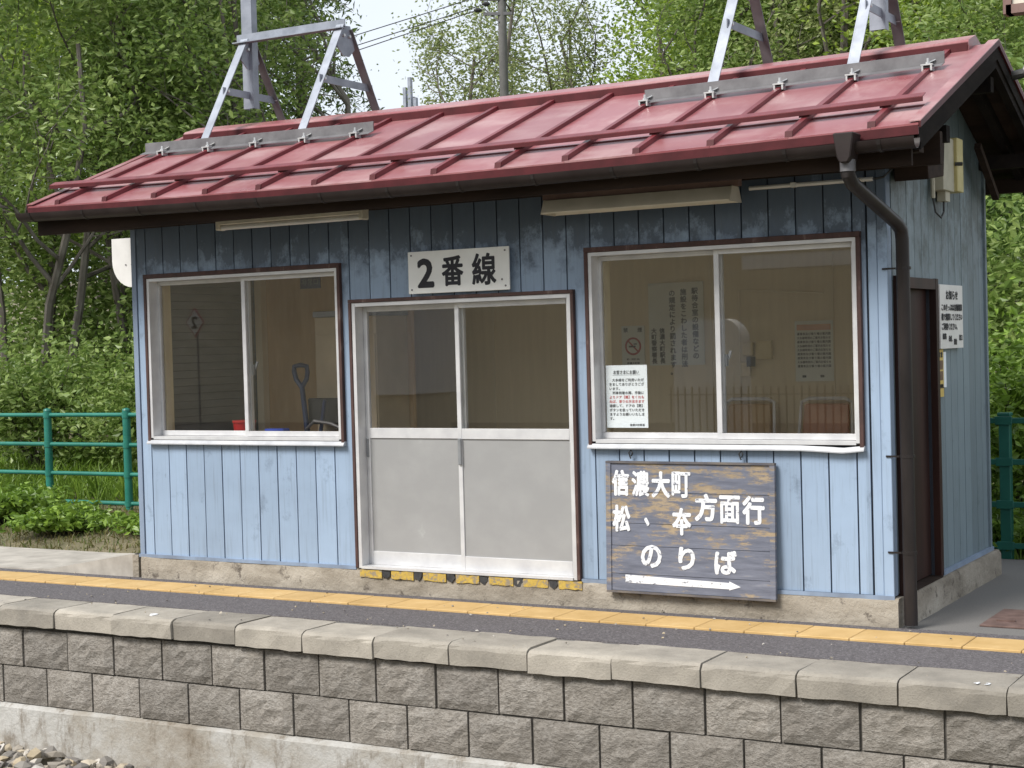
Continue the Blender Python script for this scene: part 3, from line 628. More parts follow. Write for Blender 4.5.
# gutter: half-round channel with straps
def half(x0, x1, yc, zc, r, t=.004, n=9):
    pr = [(yc+r*math.cos(a), zc+r*math.sin(a)) for a in np.linspace(math.pi, 2*math.pi, n)]; pr += [(yc+(r-t)*math.cos(a), zc+(r-t)*math.sin(a)) for a in np.linspace(2*math.pi, math.pi, n)]
    return G().prism(pr, 'x', x0, x1, 12, lambda x, y, z: (x, y, z-sag(x)-.02*(x/6)))
gut = half(-.38, 5.93, -.69, 2.625, .058).build('gutter', 'gutter_brown', shed, smooth=True)
for i in range(13):
    x = -.25+.5*i; g = G().prism([(-.69+.0615*math.cos(a), 2.625+.0615*math.sin(a)) for a in np.linspace(math.pi, 2*math.pi, 8)]+[(-.69+.059*math.cos(a), 2.625+.059*math.sin(a)) for a in np.linspace(2*math.pi, math.pi, 8)], 'x', x-.01, x+.01, 1, lambda x, y, z: (x, y, z-sag(x)-.02*(x/6)))
    g.build('strap', 'pipe_dark', gut)
# downpipe
dp = G().prism([(5.525, 2.648), (5.635, 2.648), (5.615, 2.52), (5.600, 2.495), (5.56, 2.495), (5.545, 2.52)], 'y', -.785, -.655).build('downpipe_hopper', 'gutter_brown', shed, bevel=.006)
g = G(); g.tube([(5.58, -.715, 2.50), (5.58, -.715, 2.44), (5.583, -.66, 2.40), (5.635, -.08, 2.225), (5.643, -.025, 2.19), (5.645, -.01, 2.14), (5.648, -.005, .02)], .037, 14); g.build('downpipe', 'pipe_dark', shed, smooth=True)
G().tube([(5.58, -.715, 2.515), (5.58, -.715, 2.455)], .040, 14).build('pipe_collar', 'galv_dark', shed, smooth=True)
for z in (1.98, .95, .42):
    g = G().tube([(5.647, -.005, z-.008), (5.647, -.005, z+.008)], .041, 14).bar((5.61, -.03, z), (5.535, -.03, z), .006, .01); g.build('pipe_clip', 'pipe_dark', shed)

# ------------------------------------------------------------------ steel sign supports on the roof
def Lbar(g, p0, p1, w, upv, t=.008):
    p0, p1 = Vector(p0), Vector(p1); a = (p1-p0).normalized(); u = Vector(upv); r = a.cross(u).normalized(); u = r.cross(a)
    for A, B in ((r, u), (u, r)):
        o = (u if A is r else r)*0
        vs = [p+A*x*w+B*y*t for p in (p0, p1) for x, y in ((0, 0), (1, 0), (1, 1), (0, 1))]
        if A is u: vs = [v+B*0+A*(t+.0005) for v in vs]
        g.add(vs, [(3, 2, 1, 0), (4, 5, 6, 7), (0, 1, 5, 4), (1, 2, 6, 5), (2, 3, 7, 6), (3, 0, 4, 7)])
    return g
def sign_support(xb0, xb1, xa, xb, post_x, label):
    t = thing('sign_support', ((xa+xb)/2, 1.06, rz(1.06)), label, 'steel frame', 'steel sign supports bolted to the roof')
    for yb, sgn in ((.50, 1), (1.62, -1)):
        g = G(); g.prism([(yb-.004, .045), (yb+.004, .045), (yb+.004, .108), (yb-.004, .108)], 'x', xb0, xb1, 6, rp); g.prism([(yb-.065*sgn, .040), (yb-.065*sgn, .0445), (yb+.004*sgn, .0445), (yb+.004*sgn, .040)], 'x', xb0, xb1, 6, rp)
        g.build('base_rail', 'galv_dark', t)
        for x in ribs:
            if xb0-.02 < x < xb1+.05:
                xx = min(x, xb1-.04)
                g = G(); y = yb-.05*sgn; z = rp(xx, y, .0405)[2]
                g.box(xx-.034, xx+.034, y-.03, y+.03, z+.006, z+.014).box(xx-.03, xx-.02, y-.028, y+.028, z-.025, z+.0055).box(xx+.02, xx+.03, y-.028, y+.028, z-.025, z+.0055)
                g.tube([(xx, y, z+.0145), (xx, y, z+.05)], .007, 6).tube([(xx, y, z+.015), (xx, y, z+.027)], .014, 6)
                g.bar((xx-.02, y+.02*sgn, z+.02), (xx+.03, y+.045*sgn, z+.045), .018, .006)
                g.build('clamp', 'clamp_steel', t)
    for x in (xa, xb):
        zf = rp(x, .53, .06)[2]
        Lbar(G(), (x, .53, zf), (x+.02, 1.03, 4.03), .062, (1, 0, 0)).build('front_leg', 'galvanised', t)
        Lbar(G(), (x+.02, 1.63, rp(x, 1.63, .06)[2]), (x+.02, 1.13, 4.0), .062, (1, 0, 0)).build('rear_leg', 'galv_dark', t)
        G().bar((x+.055, .76, 3.60), (x+.055, 1.42, 3.60), .006, .055).build('cross_brace', 'galvanised', t)
        g = G(); g.prism([(.97, 3.86), (1.02, 4.02), (1.14, 4.03), (1.19, 3.86), (1.12, 3.80), (1.04, 3.80)], 'x', x+.06, x+.068); g.build('gusset', 'galvanised', t)
        for by, bz in ((1.05, 3.95), (1.12, 3.95), (.80, 3.60), (1.38, 3.60)): G().tube([(x+.05, by, bz), (x+.082, by, bz)], .012, 6).build('bolt', 'clamp_steel', t)
    Lbar(G(), (xa-.03, 1.05, 3.995), (xb+.09, 1.05, 3.995), .065, (0, 0, 1)).build('top_beam', 'galvanised', t)
    G().box(post_x-.05, post_x+.05, 1.072, 1.078, 3.50, 5.6).box(post_x-.05, post_x-.044, 1.0785, 1.14, 3.50, 5.6).box(post_x+.044, post_x+.05, 1.0785, 1.14, 3.50, 5.6).build('mast', 'galvanised', t)
    return t
sign_support(-.31, 1.80, .19, 1.10, .235, 'left grey galvanised steel A-frame on the roof with a mast, fully in view')
sign_support(3.88, 5.76, 4.28, 5.17, 5.20, 'right grey galvanised steel A-frame on the roof, cut off by the top edge')

# ------------------------------------------------------------------ fixtures and signs
def tube_lamp(x0, x1, y, z, big, label):
    t = thing('fluorescent_lamp', ((x0+x1)/2, y, z), label, 'lamp', 'strip lamps under the front eave')
    if big:
        g = G(); g.prism([(y-.085, z-.028), (y-.088, z-.020), (y-.045, z+.055), (y+.045, z+.055), (y+.088, z-.020), (y+.085, z-.028), (y+.035, z+.040), (y-.035, z+.040)], 'x', x0, x1); g.build('reflector', 'lamp_cream', t)
        G().tube([(x0+.02, y, z-.002), (x1-.02, y, z-.002)], .016, 10).build('tube', 'white_enamel', t)
        for x in (x0, x1): G().prism([(y-.09, z-.03), (y+.09, z-.03), (y+.048, z+.057), (y-.048, z+.057)], 'x', x-.004, x+.004).build('end_plate', 'lamp_cream', t)
        G().box(x0-.02, x1+.03, y-.03, y+.03, z+.058, z+.15).build('mounting_board', 'board_brown', t)
    else:
        G().box(x0, x1, y-.035, y+.035, z+.005, z+.06).build('housing', 'lamp_cream', t, bevel=.004)
        G().tube([(x0+.01, y-.005, z-.014), (x1-.01, y-.005, z-.014)], .016, 10).build('tube', 'white_enamel', t, smooth=True)
        for x in (x0, x1-.03): G().box(x-.002, x+.032, y-.038, y+.038, z-.03, z+.064).build('end_cap', 'lamp_cream', t, bevel=.006)
    return t
tube_lamp(1.0, 2.22, -.22, 2.48, False, 'slim cream strip lamp under the eave above the left window')
tube_lamp(3.56, 4.76, -.22, 2.42, True, 'wide cream reflector strip lamp under the eave above the right window')
cd = G().tube([(4.78, -.05, 2.475), (5.5, -.05, 2.475)], .012, 8).build('conduit_pipe', 'white_enamel', smooth=True); tag(cd, 'thin white conduit pipe running right of the wide strip lamp', 'conduit')
G().box(5.03, 5.06, -.066, -.034, 2.462, 2.488).build('clip', 'white_enamel', cd)
G().tube([(5.5, -.05, 2.475), (5.56, -.05, 2.48), (5.60, -.03, 2.52), (5.61, .0, 2.6)], .006, 6).build('cable', 'black_metal', cd)

sg = thing('platform_number_sign', (2.79, -.03, 1.962), 'white sign reading 2番線 in black above the sliding door', 'sign')
G().box(2.431, 3.186, -.062, -.052, 1.964, 2.234).build('sign_plate', 'sign_white', sg, bevel=.002)
P = FRONT(-.0625)
for ch, u, v, cw, chh, bo in (('2', 2.566, 2.094, .112, .172, .0085), ('番', 2.770, 2.100, .152, .182, .0055), ('線', 3.003, 2.100, .168, .192, .005)):
    g = G(); put_char(g, ch, u, v, cw, chh, P, bo); g.build('character', 'ink', sg)
for x, z in ((2.458, 2.21), (2.458, 1.99), (3.158, 2.21), (3.158, 1.99), (3.133, 2.03)): G().tube([(x, -.052, z), (x, -.066, z)], .006, 8).build('screw', 'galv_dark', sg)

# big wooden boarding sign leaning on the front wall
bs = thing('boarding_sign', (4.34, -.08, .12), 'weathered blue wooden board lettered 信濃大町 松本 方面行 のりば with white arrow', 'sign')
SX0, SX1, SZ0, SZ1 = 3.822, 4.897, .118, .905; YB, YT = -.066, -.038      # leans back slightly
def sgp(u, v, k): return (u, YB+(YT-YB)*(v-SZ0)/(SZ1-SZ0)-k, v)
def slab(x0, x1, z0, z1, t0, t1): 
    g = G(); vs = [sgp(x, z, t) for t in (t0, t1) for x, z in ((x0, z0), (x1, z0), (x1, z1), (x0, z1))]
    return g.add(vs, [(0, 1, 2, 3), (7, 6, 5, 4), (0, 4, 5, 1), (1, 5, 6, 2), (2, 6, 7, 3), (3, 7, 4, 0)])
pz = [SZ0+.012, .232, .40, .535, .72, SZ1-.012]
for i, (a, b) in enumerate(zip(pz, pz[1:])): slab(SX0+.02, SX1-.02, a+.0015, b-.0015, .0, .018+[0, .001, -.001, .0015, 0][i]).build('plank', 'sign_wood', bs)
for q in ((SX0, SX0+.032, SZ0+.012, SZ1-.0125), (SX1-.032, SX1, SZ0+.012, SZ1-.0125)): slab(*q, .0, .026).build('frame_stile', 'sign_wood', bs)
for q in ((SX0, SX1, SZ1-.012, SZ1), (SX0, SX1, SZ0, SZ0+.0115)): slab(*q, -.004, .028).build('frame_rail', 'sign_frame_wood', bs)
g = G(); P = lambda u, v, k: sgp(u, v, .0205+k); wS, hS = SX1-SX0, SZ1-SZ0
for ch, u, v, cw, chh in [('信', .090, .165, .105, .145), ('濃', .213, .168, .108, .145), ('大', .337, .172, .110, .145), ('町', .458, .17, .112, .145), ('松', .094, .435, .108, .150), ('、', .25, .455, .022, .04), ('夲', .46, .445, .112, .150),
        ('方', .604, .335, .130, .150), ('面', .742, .345, .120, .155), ('行', .878, .345, .125, .155), ('の', .275, .715, .125, .125), ('り', .488, .72, .095, .125), ('ば', .716, .735, .130, .130)]:
    g = G(); put_char(g, ch, SX0+u*wS, SZ1-v*hS, cw, chh, P, .006 if ch not in '濃面町' else .0045); g.build('character', 'sign_lettering', bs)
ar = [(.115, .862), (.735, .884), (.735, .872), (.80, .910), (.735, .938), (.735, .930), (.115, .922)]
g = G(); pts = [(SX0+u*wS, SZ1-v*hS) for u, v in ar]; k = len(pts)
g.add([sgp(u, v, t) for t in (.017, .0205) for u, v in pts], [tuple(range(k)), tuple(range(k, 2*k))[::-1]]+[(i, (i+1) % k, k+(i+1) % k, k+i) for i in range(k)]); g.build('arrow', 'sign_lettering', bs)
for x in (3.985, 4.69): G().tube([(x, -.04, .935), (x+.012, -.05, .955), (x, -.045, .972), (x-.012, -.05, .955), (x, -.05, .92)], .0045, 6).build('hook', 'black_metal', bs)
# white plate on the left wall
pr = [(-.50, 2.50), (.0, 2.50), (.0, 2.13), (-.30, 2.13)]+[(-.30-.2*math.sin(a), 2.33-.2*math.cos(a)) for a in np.linspace(.2, 1.57, 7)]
wp = G().prism(pr, 'y', .30, .312).build('side_plate', 'white_enamel', bevel=.001); tag(wp, 'white rounded metal plate sticking out from the left wall of the shed', 'plate')
for x in (-.36, -.30): G().tube([(x, .302, 2.30), (x, .294, 2.30)], .006, 6).build('bolt', 'galv_dark', wp)
# things on the right side wall
nb = thing('notice_board', (W+.03, 1.16, 1.53), 'white enamel notice board with black writing beside the side doorway', 'notice')
G().box(W+.008, W+.036, .905, 1.425, 1.525, 1.912).build('board', 'white_enamel', nb, bevel=.001)
g = G(); P = SIDE(W+.0375)
text_line(g, 'お知らせ', 1.03, 1.31, 1.85, .06, P, .002)
for i, tx in enumerate(['このきっぷは自動精算', '機で精算してください', 'ご利用ください。']): text_line(g, tx, .925, .925+.048*len(tx), 1.775-.058*i, .045, P, .0015)
text_line(g, '線路', .945, 1.03, 1.60, .04, P, .001); text_line(g, '改札', 1.08, 1.16, 1.585, .04, P, .001); text_line(g, '駅舎', 1.20, 1.27, 1.565, .04, P, .001); text_line(g, '出口', 1.32, 1.40, 1.59, .04, P, .001)
g.build('lettering', 'ink', nb)
yp = thing('yellow_poster', (W+.02, .95, 1.2), 'narrow yellow poster with dark pictures under the white notice board', 'poster')
G().box(W+.008, W+.014, .905, 1.035, 1.235, 1.522).build('sheet', 'yellow_poster', yp)
for z0, z1 in ((1.40, 1.455), (1.335, 1.39)): G().box(W+.0145, W+.0152, .92, 1.02, z0, z1).build('picture', 'brown_print', yp)
g = G(); text_line(g, '注意', .925, 1.015, 1.49, .035, SIDE(W+.0147), .001); text_line(g, '列車優先', .915, 1.025, 1.30, .028, SIDE(W+.0147), .0008); g.build('lettering', 'ink', yp)
wl = G().box(W+.008, W+.013, 1.045, 1.10, 1.29, 1.505).build('paper_strip', 'white_paper'); tag(wl, 'thin white paper strip right of the yellow poster', 'paper')
bx = thing('meter_box', (W+.05, 1.0, 2.4), 'cream electric box with yellowed lid high on the gable wall', 'electric box')
G().box(W+.008, W+.085, .86, 1.10, 2.47, 2.79).build('box_body', 'box_cream', bx, bevel=.004); G().box(W+.02, W+.105, 1.101, 1.24, 2.475, 2.80).build('lid', 'box_yellowed', bx, bevel=.004)
G().tube([(W+.09, 1.10, 2.64), (W+.13, 1.12, 2.64)], .012, 8).build('knob', 'black_metal', bx)
G().tube([(W+.03, .82, 2.42), (W+.03, .82, 2.95)], .014, 8).build('conduit', 'box_cream', bx); G().box(W+.02, W+.07, .95, 1.05, 2.41, 2.469).build('cable_gland', 'box_cream', bx)
G().tube([(W+.03, .82, 2.42), (W+.035, .85, 2.34), (W+.045, .94, 2.31), (W+.045, 1.0, 2.35), (W+.045, 1.0, 2.41)], .006, 6).build('cable', 'black_metal', bx)
hs = thing('eave_box', (W+.13, .3, 2.6), 'dark brown wooden end box tucked under the right eave', 'box')
g = G(); g.prism([(.05, 2.46), (.36, 2.50), (.40, 2.74), (.02, 2.70)], 'x', W+.03, W+.22); g.build('casing_box', 'dark_wood', hs, bevel=.004)
lp = thing('floodlight', (6.0, 1.35, 3.15), 'black tubular lamp on a bracket behind the right roof verge', 'lamp')
G().tube([(5.95, 1.33, 3.17), (6.02, 1.33, 3.18)], .03, 10).build('mount', 'black_metal', lp); G().tube([(6.02, 1.33, 3.19), (6.35, 1.33, 3.21)], .035, 10).build('lamp_body', 'galv_dark', lp, smooth=True)
hb = thing('hanging_board', (6.9, .4, 0), 'brown framed board on a post at the top right corner', 'board')
G().box(6.175, 7.3, .35, .41, 3.405, 4.05).build('panel', 'lamp_cream', hb); G().box(6.145, 7.33, .33, .43, 3.355, 3.404).build('frame_rail', 'board_brown', hb); G().box(6.13, 6.174, .33, .43, 3.355, 4.1).build('frame_stile', 'board_brown', hb)
G().tube([(7.2, .5, 0), (7.2, .5, 4.3)], .04, 10).build('post', 'galvanised', hb)

# ------------------------------------------------------------------ inside the shed
pp = thing('pasted_notice', (3.9, .04, 1.07), 'white paper notice stuck inside the right window bottom left corner', 'notice')
G().box(3.775, 4.052, .0635, .0645, 1.098, 1.478).build('sheet', 'white_paper', pp)
g = G(); gr = G(); P = FRONT(.0632)
text_line(g, 'お客さまにお願い', 3.825, 4.00, 1.435, .026, P, .0006); g.box(3.82, 4.005, .0630, .0634, 1.417, 1.419)
for i, tx in enumerate(['　大糸線をご利用いただ', 'きましてありがとうござ', 'います。', '　列車到着の際、手動に', 'よりドア【開】をくれも', 'ねば、係りの方法きます', '確認して、ドアの【閉】', 'ボタンを扱っていただき', 'ますようお願いいたしま', 'す。']):
    text_line(gr if i in (4, 5) else g, tx, 3.795, 3.795+.0215*len(tx), 1.388-.026*i, .020, P, .0004)
text_line(g, '信濃大町駅長', 3.93, 4.03, 1.115, .014, P, .0004); g.build('black_print', 'ink_grey', pp); gr.build('red_print', 'ink_red', pp)
po = thing('police_poster', (3.38, 1.99, 1.45), 'large pale poster with vertical black writing on the inner back wall', 'poster')
G().box(3.165, 3.60, 1.984, 1.9915, 1.44, 2.04).build('sheet', 'poster_grey', po)
g = G(); P = FRONT(1.9835)
for tx, u, z1, h in (('駅待合室の設備などの', 3.535, 2.00, .052), ('施設をこわした者は刑法', 3.445, 1.995, .052), ('の規定により罰されます。', 3.355, 1.99, .052), ('信濃大町駅長', 3.27, 1.715, .045), ('大町警察署長', 3.205, 1.715, .045)):
    n = len(tx); st = h if n > 6 else .044
    for i, ch in enumerate(tx): put_char(g, ch, u, z1-st*(i+.5), h*.98, h*.95, P, .0016, False)
g.build('lettering', 'ink', po)
ns = thing('no_smoking_sign', (3.03, 1.99, 1.45), 'no smoking sign with red ring beside the pale poster', 'sign')
G().box(2.94, 3.125, 1.984, 1.9915, 1.44, 1.735).build('sheet', 'poster_grey', ns)
g = G(); R0, R1 = .052, .066; n = 28; cx, cz = 3.033, 1.585
vs = [(cx+r*math.cos(2*math.pi*i/n), 1.9832, cz+r*math.sin(2*math.pi*i/n)) for r in (R0, R1) for i in range(n)]; g.add(vs, [(i, (i+1) % n, n+(i+1) % n, n+i) for i in range(n)])
g.bar((cx-.04, 1.9826, cz+.04), (cx+.04, 1.9826, cz-.04), .0006, .011); g.build('ban_ring', 'ban_red', ns)
g = G().box(cx-.035, cx+.02, 1.982, 1.9838, cz-.008, cz+.004).box(cx+.004, cx+.03, 1.982, 1.9838, cz+.012, cz+.02); g.build('cigarette', 'ink', ns)
g = G(); text_line(g, '禁', 2.955, 2.995, 1.705, .036, FRONT(1.9835), .001); text_line(g, '煙', 3.07, 3.11, 1.705, .036, FRONT(1.9835), .001); text_line(g, 'NO SMOKING', 2.98, 3.085, 1.49, .02, FRONT(1.9835), .0006); text_line(g, '信濃大町駅', 2.98, 3.085, 1.46, .018, FRONT(1.9835), .0005); g.build('lettering', 'ink', ns)
ib = thing('information_board', (4.42, 1.99, 1.3), 'grey information sheet with orange heading and dense text inside on the right', 'poster')
G().box(4.285, 4.56, 1.984, 1.9915, 1.31, 1.73).build('sheet', 'poster_grey', ib); G().box(4.30, 4.545, 1.9825, 1.9838, 1.665, 1.705).build('heading_bar', 'orange_vinyl', ib)
g = G()
for i in range(9): text_line(g, random.choice(['大糸線時刻のご案内お知らせ', '運賃表及び乗り場の案内図', '列車は二両目から乗車下さい']), 4.30, 4.545, 1.64-.028*i, .02, FRONT(1.9836), .0004)
text_line(g, '■', 4.33, 4.37, 1.345, .022, FRONT(1.9836)); text_line(g, '■', 4.46, 4.50, 1.345, .022, FRONT(1.9836)); g.build('lettering', 'ink', ib)
cdt = G().tube([(3.875, 1.978, 1.1), (3.875, 1.978, 1.955), (3.885, 1.978, 1.965), (4.50, 1.978, 1.92)], .007, 8).build('wall_conduit', 'interior_tan', smooth=True); tag(cdt, 'thin pale conduit bent across the inner back wall', 'conduit')
sw = thing('switch_panel', (4.0, 1.98, 1.35), 'small pale switch boxes on the inner back wall', 'switch box')
for q in ((3.90, 3.98, 1.50, 1.59), (4.0, 4.12, 1.47, 1.60), (3.885, 3.955, 1.35, 1.45)): G().box(q[0], q[1], 1.955, 1.9915, q[2], q[3]).build('box', 'cream_paint', sw, bevel=.003)
G().box(3.935, 4.0, 1.95, 1.9545, 1.42, 1.49).build('meter', 'black_metal', sw)
# chairs
def chair(x, y, back, label, frame):
    t = thing('chair', (x, y, .155), label, 'chair', 'chairs along the back wall')
    G().box(x-.21, x+.21, y-.22, y+.18, .56, .60).build('seat', back, t, bevel=.012)
    g = G(); g.add([(x-.17, y+.20, .84), (x+.17, y+.20, .84), (x+.16, y+.25, 1.16), (x-.16, y+.25, 1.16), (x-.17, y+.225, .84), (x+.17, y+.225, .84), (x+.16, y+.275, 1.16), (x-.16, y+.275, 1.16)], [(0, 1, 2, 3), (7, 6, 5, 4), (0, 4, 5, 1), (1, 5, 6, 2), (2, 6, 7, 3), (3, 7, 4, 0)]); g.build('backrest', back, t, bevel=.012)
    for sx in (-1, 1):
        G().tube([(x+sx*.2, y-.2, .155), (x+sx*.2, y-.19, .57)], .012, 8).build('leg', frame, t); G().tube([(x+sx*.2, y+.22, .155), (x+sx*.2, y+.18, .57), (x+sx*.195, y+.21, .84), (x+sx*.18, y+.262, 1.17), (x+sx*.13, y+.264, 1.195)], .012, 8).build('leg', frame, t)
    G().tube([(x-.13, y+.264, 1.195), (x+.13, y+.264, 1.195)], .012, 8).build('back_tube', frame, t); G().tube([(x-.2, y+.21, .95), (x+.2, y+.21, .95)], .010, 8).build('cross_tube', frame, t)
    return t
chair(3.98, 1.62, 'interior_plywood', 'wooden backed chair with pale tube frame seen through the right window', 'white_enamel')
chair(4.54, 1.62, 'orange_vinyl', 'orange-brown backed chair seen through the right window', 'white_enamel')
# clutter in the left room
cb = thing('cabinet', (1.28, 1.05, .155), 'tan cupboard with steel top behind the left window', 'cabinet')
G().box(.965, 1.52, .86, 1.265, .16, 1.86).build('carcass', 'cabinet_tan', cb, bevel=.004); G().box(.955, 1.53, .85, 1.266, 1.862, 1.905).build('top', 'galvanised', cb, bevel=.004)
for x0, x1 in ((.975, 1.24), (1.245, 1.512)): G().box(x0, x1, .848, .859, .2, 1.73).build('cupboard_door', 'cabinet_tan', cb, bevel=.002)
sv = thing('snow_shovel', (.95, .62, .155), 'dark blue plastic shovel with D-grip handle leaning behind the left window', 'shovel')
G().tube([(1.08, .66, .5), (.985, .66, 1.37)], .019, 8).build('shaft', 'blue_plastic', sv)
G().tube([(.985, .66, 1.35), (.935, .66, 1.41), (.918, .66, 1.47), (.922, .66, 1.505), (.98, .66, 1.515), (1.035, .66, 1.505), (1.04, .66, 1.46), (1.03, .66, 1.41), (.985, .66, 1.35)], .018, 8).build('grip', 'blue_plastic', sv)
g = G(); g.add([(.86, .70, .17), (1.2, .70, .17), (1.2, .60, .17), (.86, .60, .17), (.9, .68, .52), (1.16, .68, .52), (1.16, .64, .52), (.9, .64, .52)], [(0, 1, 2, 3), (7, 6, 5, 4), (0, 4, 5, 1), (1, 5, 6, 2), (2, 6, 7, 3), (3, 7, 4, 0)]); g.build('blade', 'blue_plastic', sv)
fc = thing('folded_chair', (1.25, .6, .155), 'dark folded tube chair stacked beside the blue shovel', 'chair')
G().box(1.0, 1.36, .70, .73, 1.08, 1.27).build('backrest', 'black_metal', fc, bevel=.01)
G().tube([(.98, .66, .2), (1.22, .62, 1.26)], .014, 8).build('leg', 'blue_plastic', fc); G().tube([(1.30, .66, .2), (1.06, .62, 1.05)], .014, 8).build('leg', 'blue_plastic', fc); G().tube([(1.06, .60, 1.05), (1.15, .58, 1.11), (1.3, .58, 1.09), (1.42, .6, 1.04)], .012, 8).build('arm', 'galv_dark', fc)
bk = thing('red_bucket', (.84, .28, .155), 'red plastic bucket just showing above the left window sill', 'bucket')
G().tube([(.735, .30, .82), (.735, .30, 1.12)], [.062, .08], 18).build('body', 'red_plastic', bk, smooth=True); G().tube([(.735, .30, 1.115), (.735, .30, 1.13)], .086, 18).build('rim', 'red_plastic', bk, smooth=True)
st = thing('work_stool', (.83, .30, .155), 'wooden stool under the red bucket', 'stool'); G().box(.58, .92, .16, .44, .78, .815).build('seat', 'interior_plywood', st)
for sx in (.60, .88):
    for sy in (.18, .40): G().box(sx, sx+.03, sy, sy+.03, .155, .779).build('leg', 'interior_plywood', st)
bl = G().box(.93, 1.10, .28, .36, 1.03, 1.07).build('blue_tray', 'bright_blue', bevel=.006); tag(bl, 'bright blue tray on a ledge behind the left window', 'tray')
lg = G().box(.90, 1.75, .085, .40, .995, 1.028).build('window_ledge', 'interior_plywood'); tag(lg, 'inner wooden ledge behind the left window', 'shelf')
bsg = thing('blue_plate', (1.05, .8, 2.05), 'small dark blue plate with pale letters high behind the left window', 'sign')
G().box(.89, 1.075, .80, .805, 2.075, 2.17).build('plate', 'blue_plastic', bsg); g = G(); text_line(g, '非常口', .905, 1.06, 2.125, .05, FRONT(.799), .001); g.build('lettering', 'ink_grey', bsg); G().bar((.98, .803, 2.17), (.98, .803, 2.444), .01, .006).build('hanger', 'galv_dark', bsg)

# ------------------------------------------------------------------ across the track: what the panes mirror
op = tag(G().box(-40, 14, -34, -9.4, -1.1, .0).build('opposite_platform', 'old_asphalt'), kind='structure')
tk = thing('round_top_cabin', (-1.16, -13.5, 0), 'white round-topped cabin mirrored in the right window', 'cabin')
pr = [(-1.80, 0), (-.66, 0), (-.66, 1.5)]+[(-.98+.32*math.cos(a), 1.58+.34*math.sin(a)) for a in np.linspace(.1, 1.45, 7)]+[(-1.48-.32*math.cos(a), 1.58+.34*math.sin(a)) for a in np.linspace(1.45, .1, 7)]+[(-1.80, 1.5)]
G().prism(pr, 'y', -13.5, -13.2).build('body', 'white_wall', tk); G().box(-1.5, -.8, -13.198, -13.17, .05, 1.45).build('door', 'white_wall', tk)
fn = thing('picket_fence', (-1, -13, 0), 'dark iron picket fence mirrored at the bottom of the right window', 'fence')
for i in range(28): G().box(-1.78+i*.115, -1.76+i*.115, -13.02, -13.0, .0, .93).build('picket', 'black_metal', fn)
for z in (.12, .80): G().box(-1.8, 1.4, -12.999, -12.985, z, z+.02).build('rail', 'black_metal', fn)
wb = thing('white_shed', (-6.9, -13.3, 0), 'white panelled hut mirrored in the left door pane', 'hut')
G().box(-7.3, -6.45, -14.5, -13.0, .85, 2.32).build('wall', 'white_wall', wb); G().box(-7.4, -6.40, -14.6, -12.95, 2.321, 2.40).build('roof', 'galv_dark', wb); G().box(-7.2, -6.5, -14.3, -13.1, .0, .849).build('base', 'station_brown', wb)
cn = thing('platform_canopy', (.5, -16, 0), 'pale canopy beam mirrored near the top of the right window', 'canopy')
G().box(-.6, 1.3, -13.4, -13.1, 2.62, 2.82).build('beam', 'white_wall', cn); G().box(1.5, 1.62, -13.4, -13.1, 0, 2.9).build('post', 'galv_dark', cn); G().box(1.301, 1.5, -13.3, -13.2, 2.65, 2.75).build('bracket', 'galv_dark', cn)
sb_ = thing('station_building', (-8, -24, 0), 'long beige station building across the track, seen only as reflections', 'building')
G().box(-46, 12, -30, -20, 0, 5.2).build('wall', 'station_brown', sb_); g = G(); g.prism([(-31, 5.2), (-19.2, 5.2), (-25, 8.6)], 'x', -47, 13); g.build('roof', 'station_brown', sb_)
sp2 = thing('stop_marker', (-3.97, -5.0, -1.04), 'diamond marker numbered 2 across the track, mirrored in the left window', 'marker')
G().tube([(-3.97, -5.06, -1.1), (-3.97, -5.06, 2.1)], .012, 8).build('post', 'galv_dark', sp2)
g = G(); g.prism([(-3.97-.135, 1.97), (-3.97, 1.80), (-3.97+.135, 1.97), (-3.97, 2.14)], 'y', -5.03, -5.02); g.build('border', 'ban_red', sp2)
g = G(); g.prism([(-3.97-.115, 1.97), (-3.97, 1.825), (-3.97+.115, 1.97), (-3.97, 2.115)], 'y', -5.019, -5.015); g.build('face', 'sign_white', sp2)
g = G(); put_char(g, '2', 0, 1.97, .085, .13, lambda u, v, k: (-3.97-u, -5.012+k, v), .006); g.build('lettering', 'ink', sp2)

# ------------------------------------------------------------------ fences
def fence(x0, x1, y, zb, posts, rails, mat, rnd, label):
    t = thing('pipe_fence', ((x0+x1)/2, y, zb), label, 'fence', 'green railings behind the platform')
    for x in posts:
        if rnd:
            o = G().tube([(x, y, zb-.3), (x, y, rails[0]+.045)], .040, 14).build('post', mat, t, smooth=True); G().tube([(x, y, rails[0]+.045), (x, y, rails[0]+.062), (x, y, rails[0]+.07)], [.043, .036, .012], 14).build('cap', mat, o, smooth=True)
            for z in rails: G().tube([(x, y, z-.028), (x, y, z+.028)], .046, 14).build('collar', mat, o, smooth=True)
        else:
            o = G().box(x-.038, x+.038, y-.038, y+.038, zb-.3, rails[0]+.03).build('post', mat, t, bevel=.004); G().box(x-.046, x+.046, y-.046, y+.046, rails[0]+.031, rails[0]+.055).build('cap', mat, o, bevel=.004)
            for z in rails:
                G().box(x-.06, x+.06, y-.058, y-.039, z-.03, z+.03).build('clamp', mat, o, bevel=.003)
    for z in rails:
        if rnd: G().tube([(x0, y, z), (x1, y, z)], .022, 12).build('rail', mat, t, smooth=True)
        else: G().box(x0, x1, y-.055, y-.025, z-.020, z+.020).build('rail', mat, t, bevel=.004)
    return t
fence(-11, 2.2, 3.32, .1, [-4.42+1.11*i for i in range(-6, 6)], [1.02, .715, .415, .12], 'fence_teal', True, 'teal round-pipe railing left of the shed')
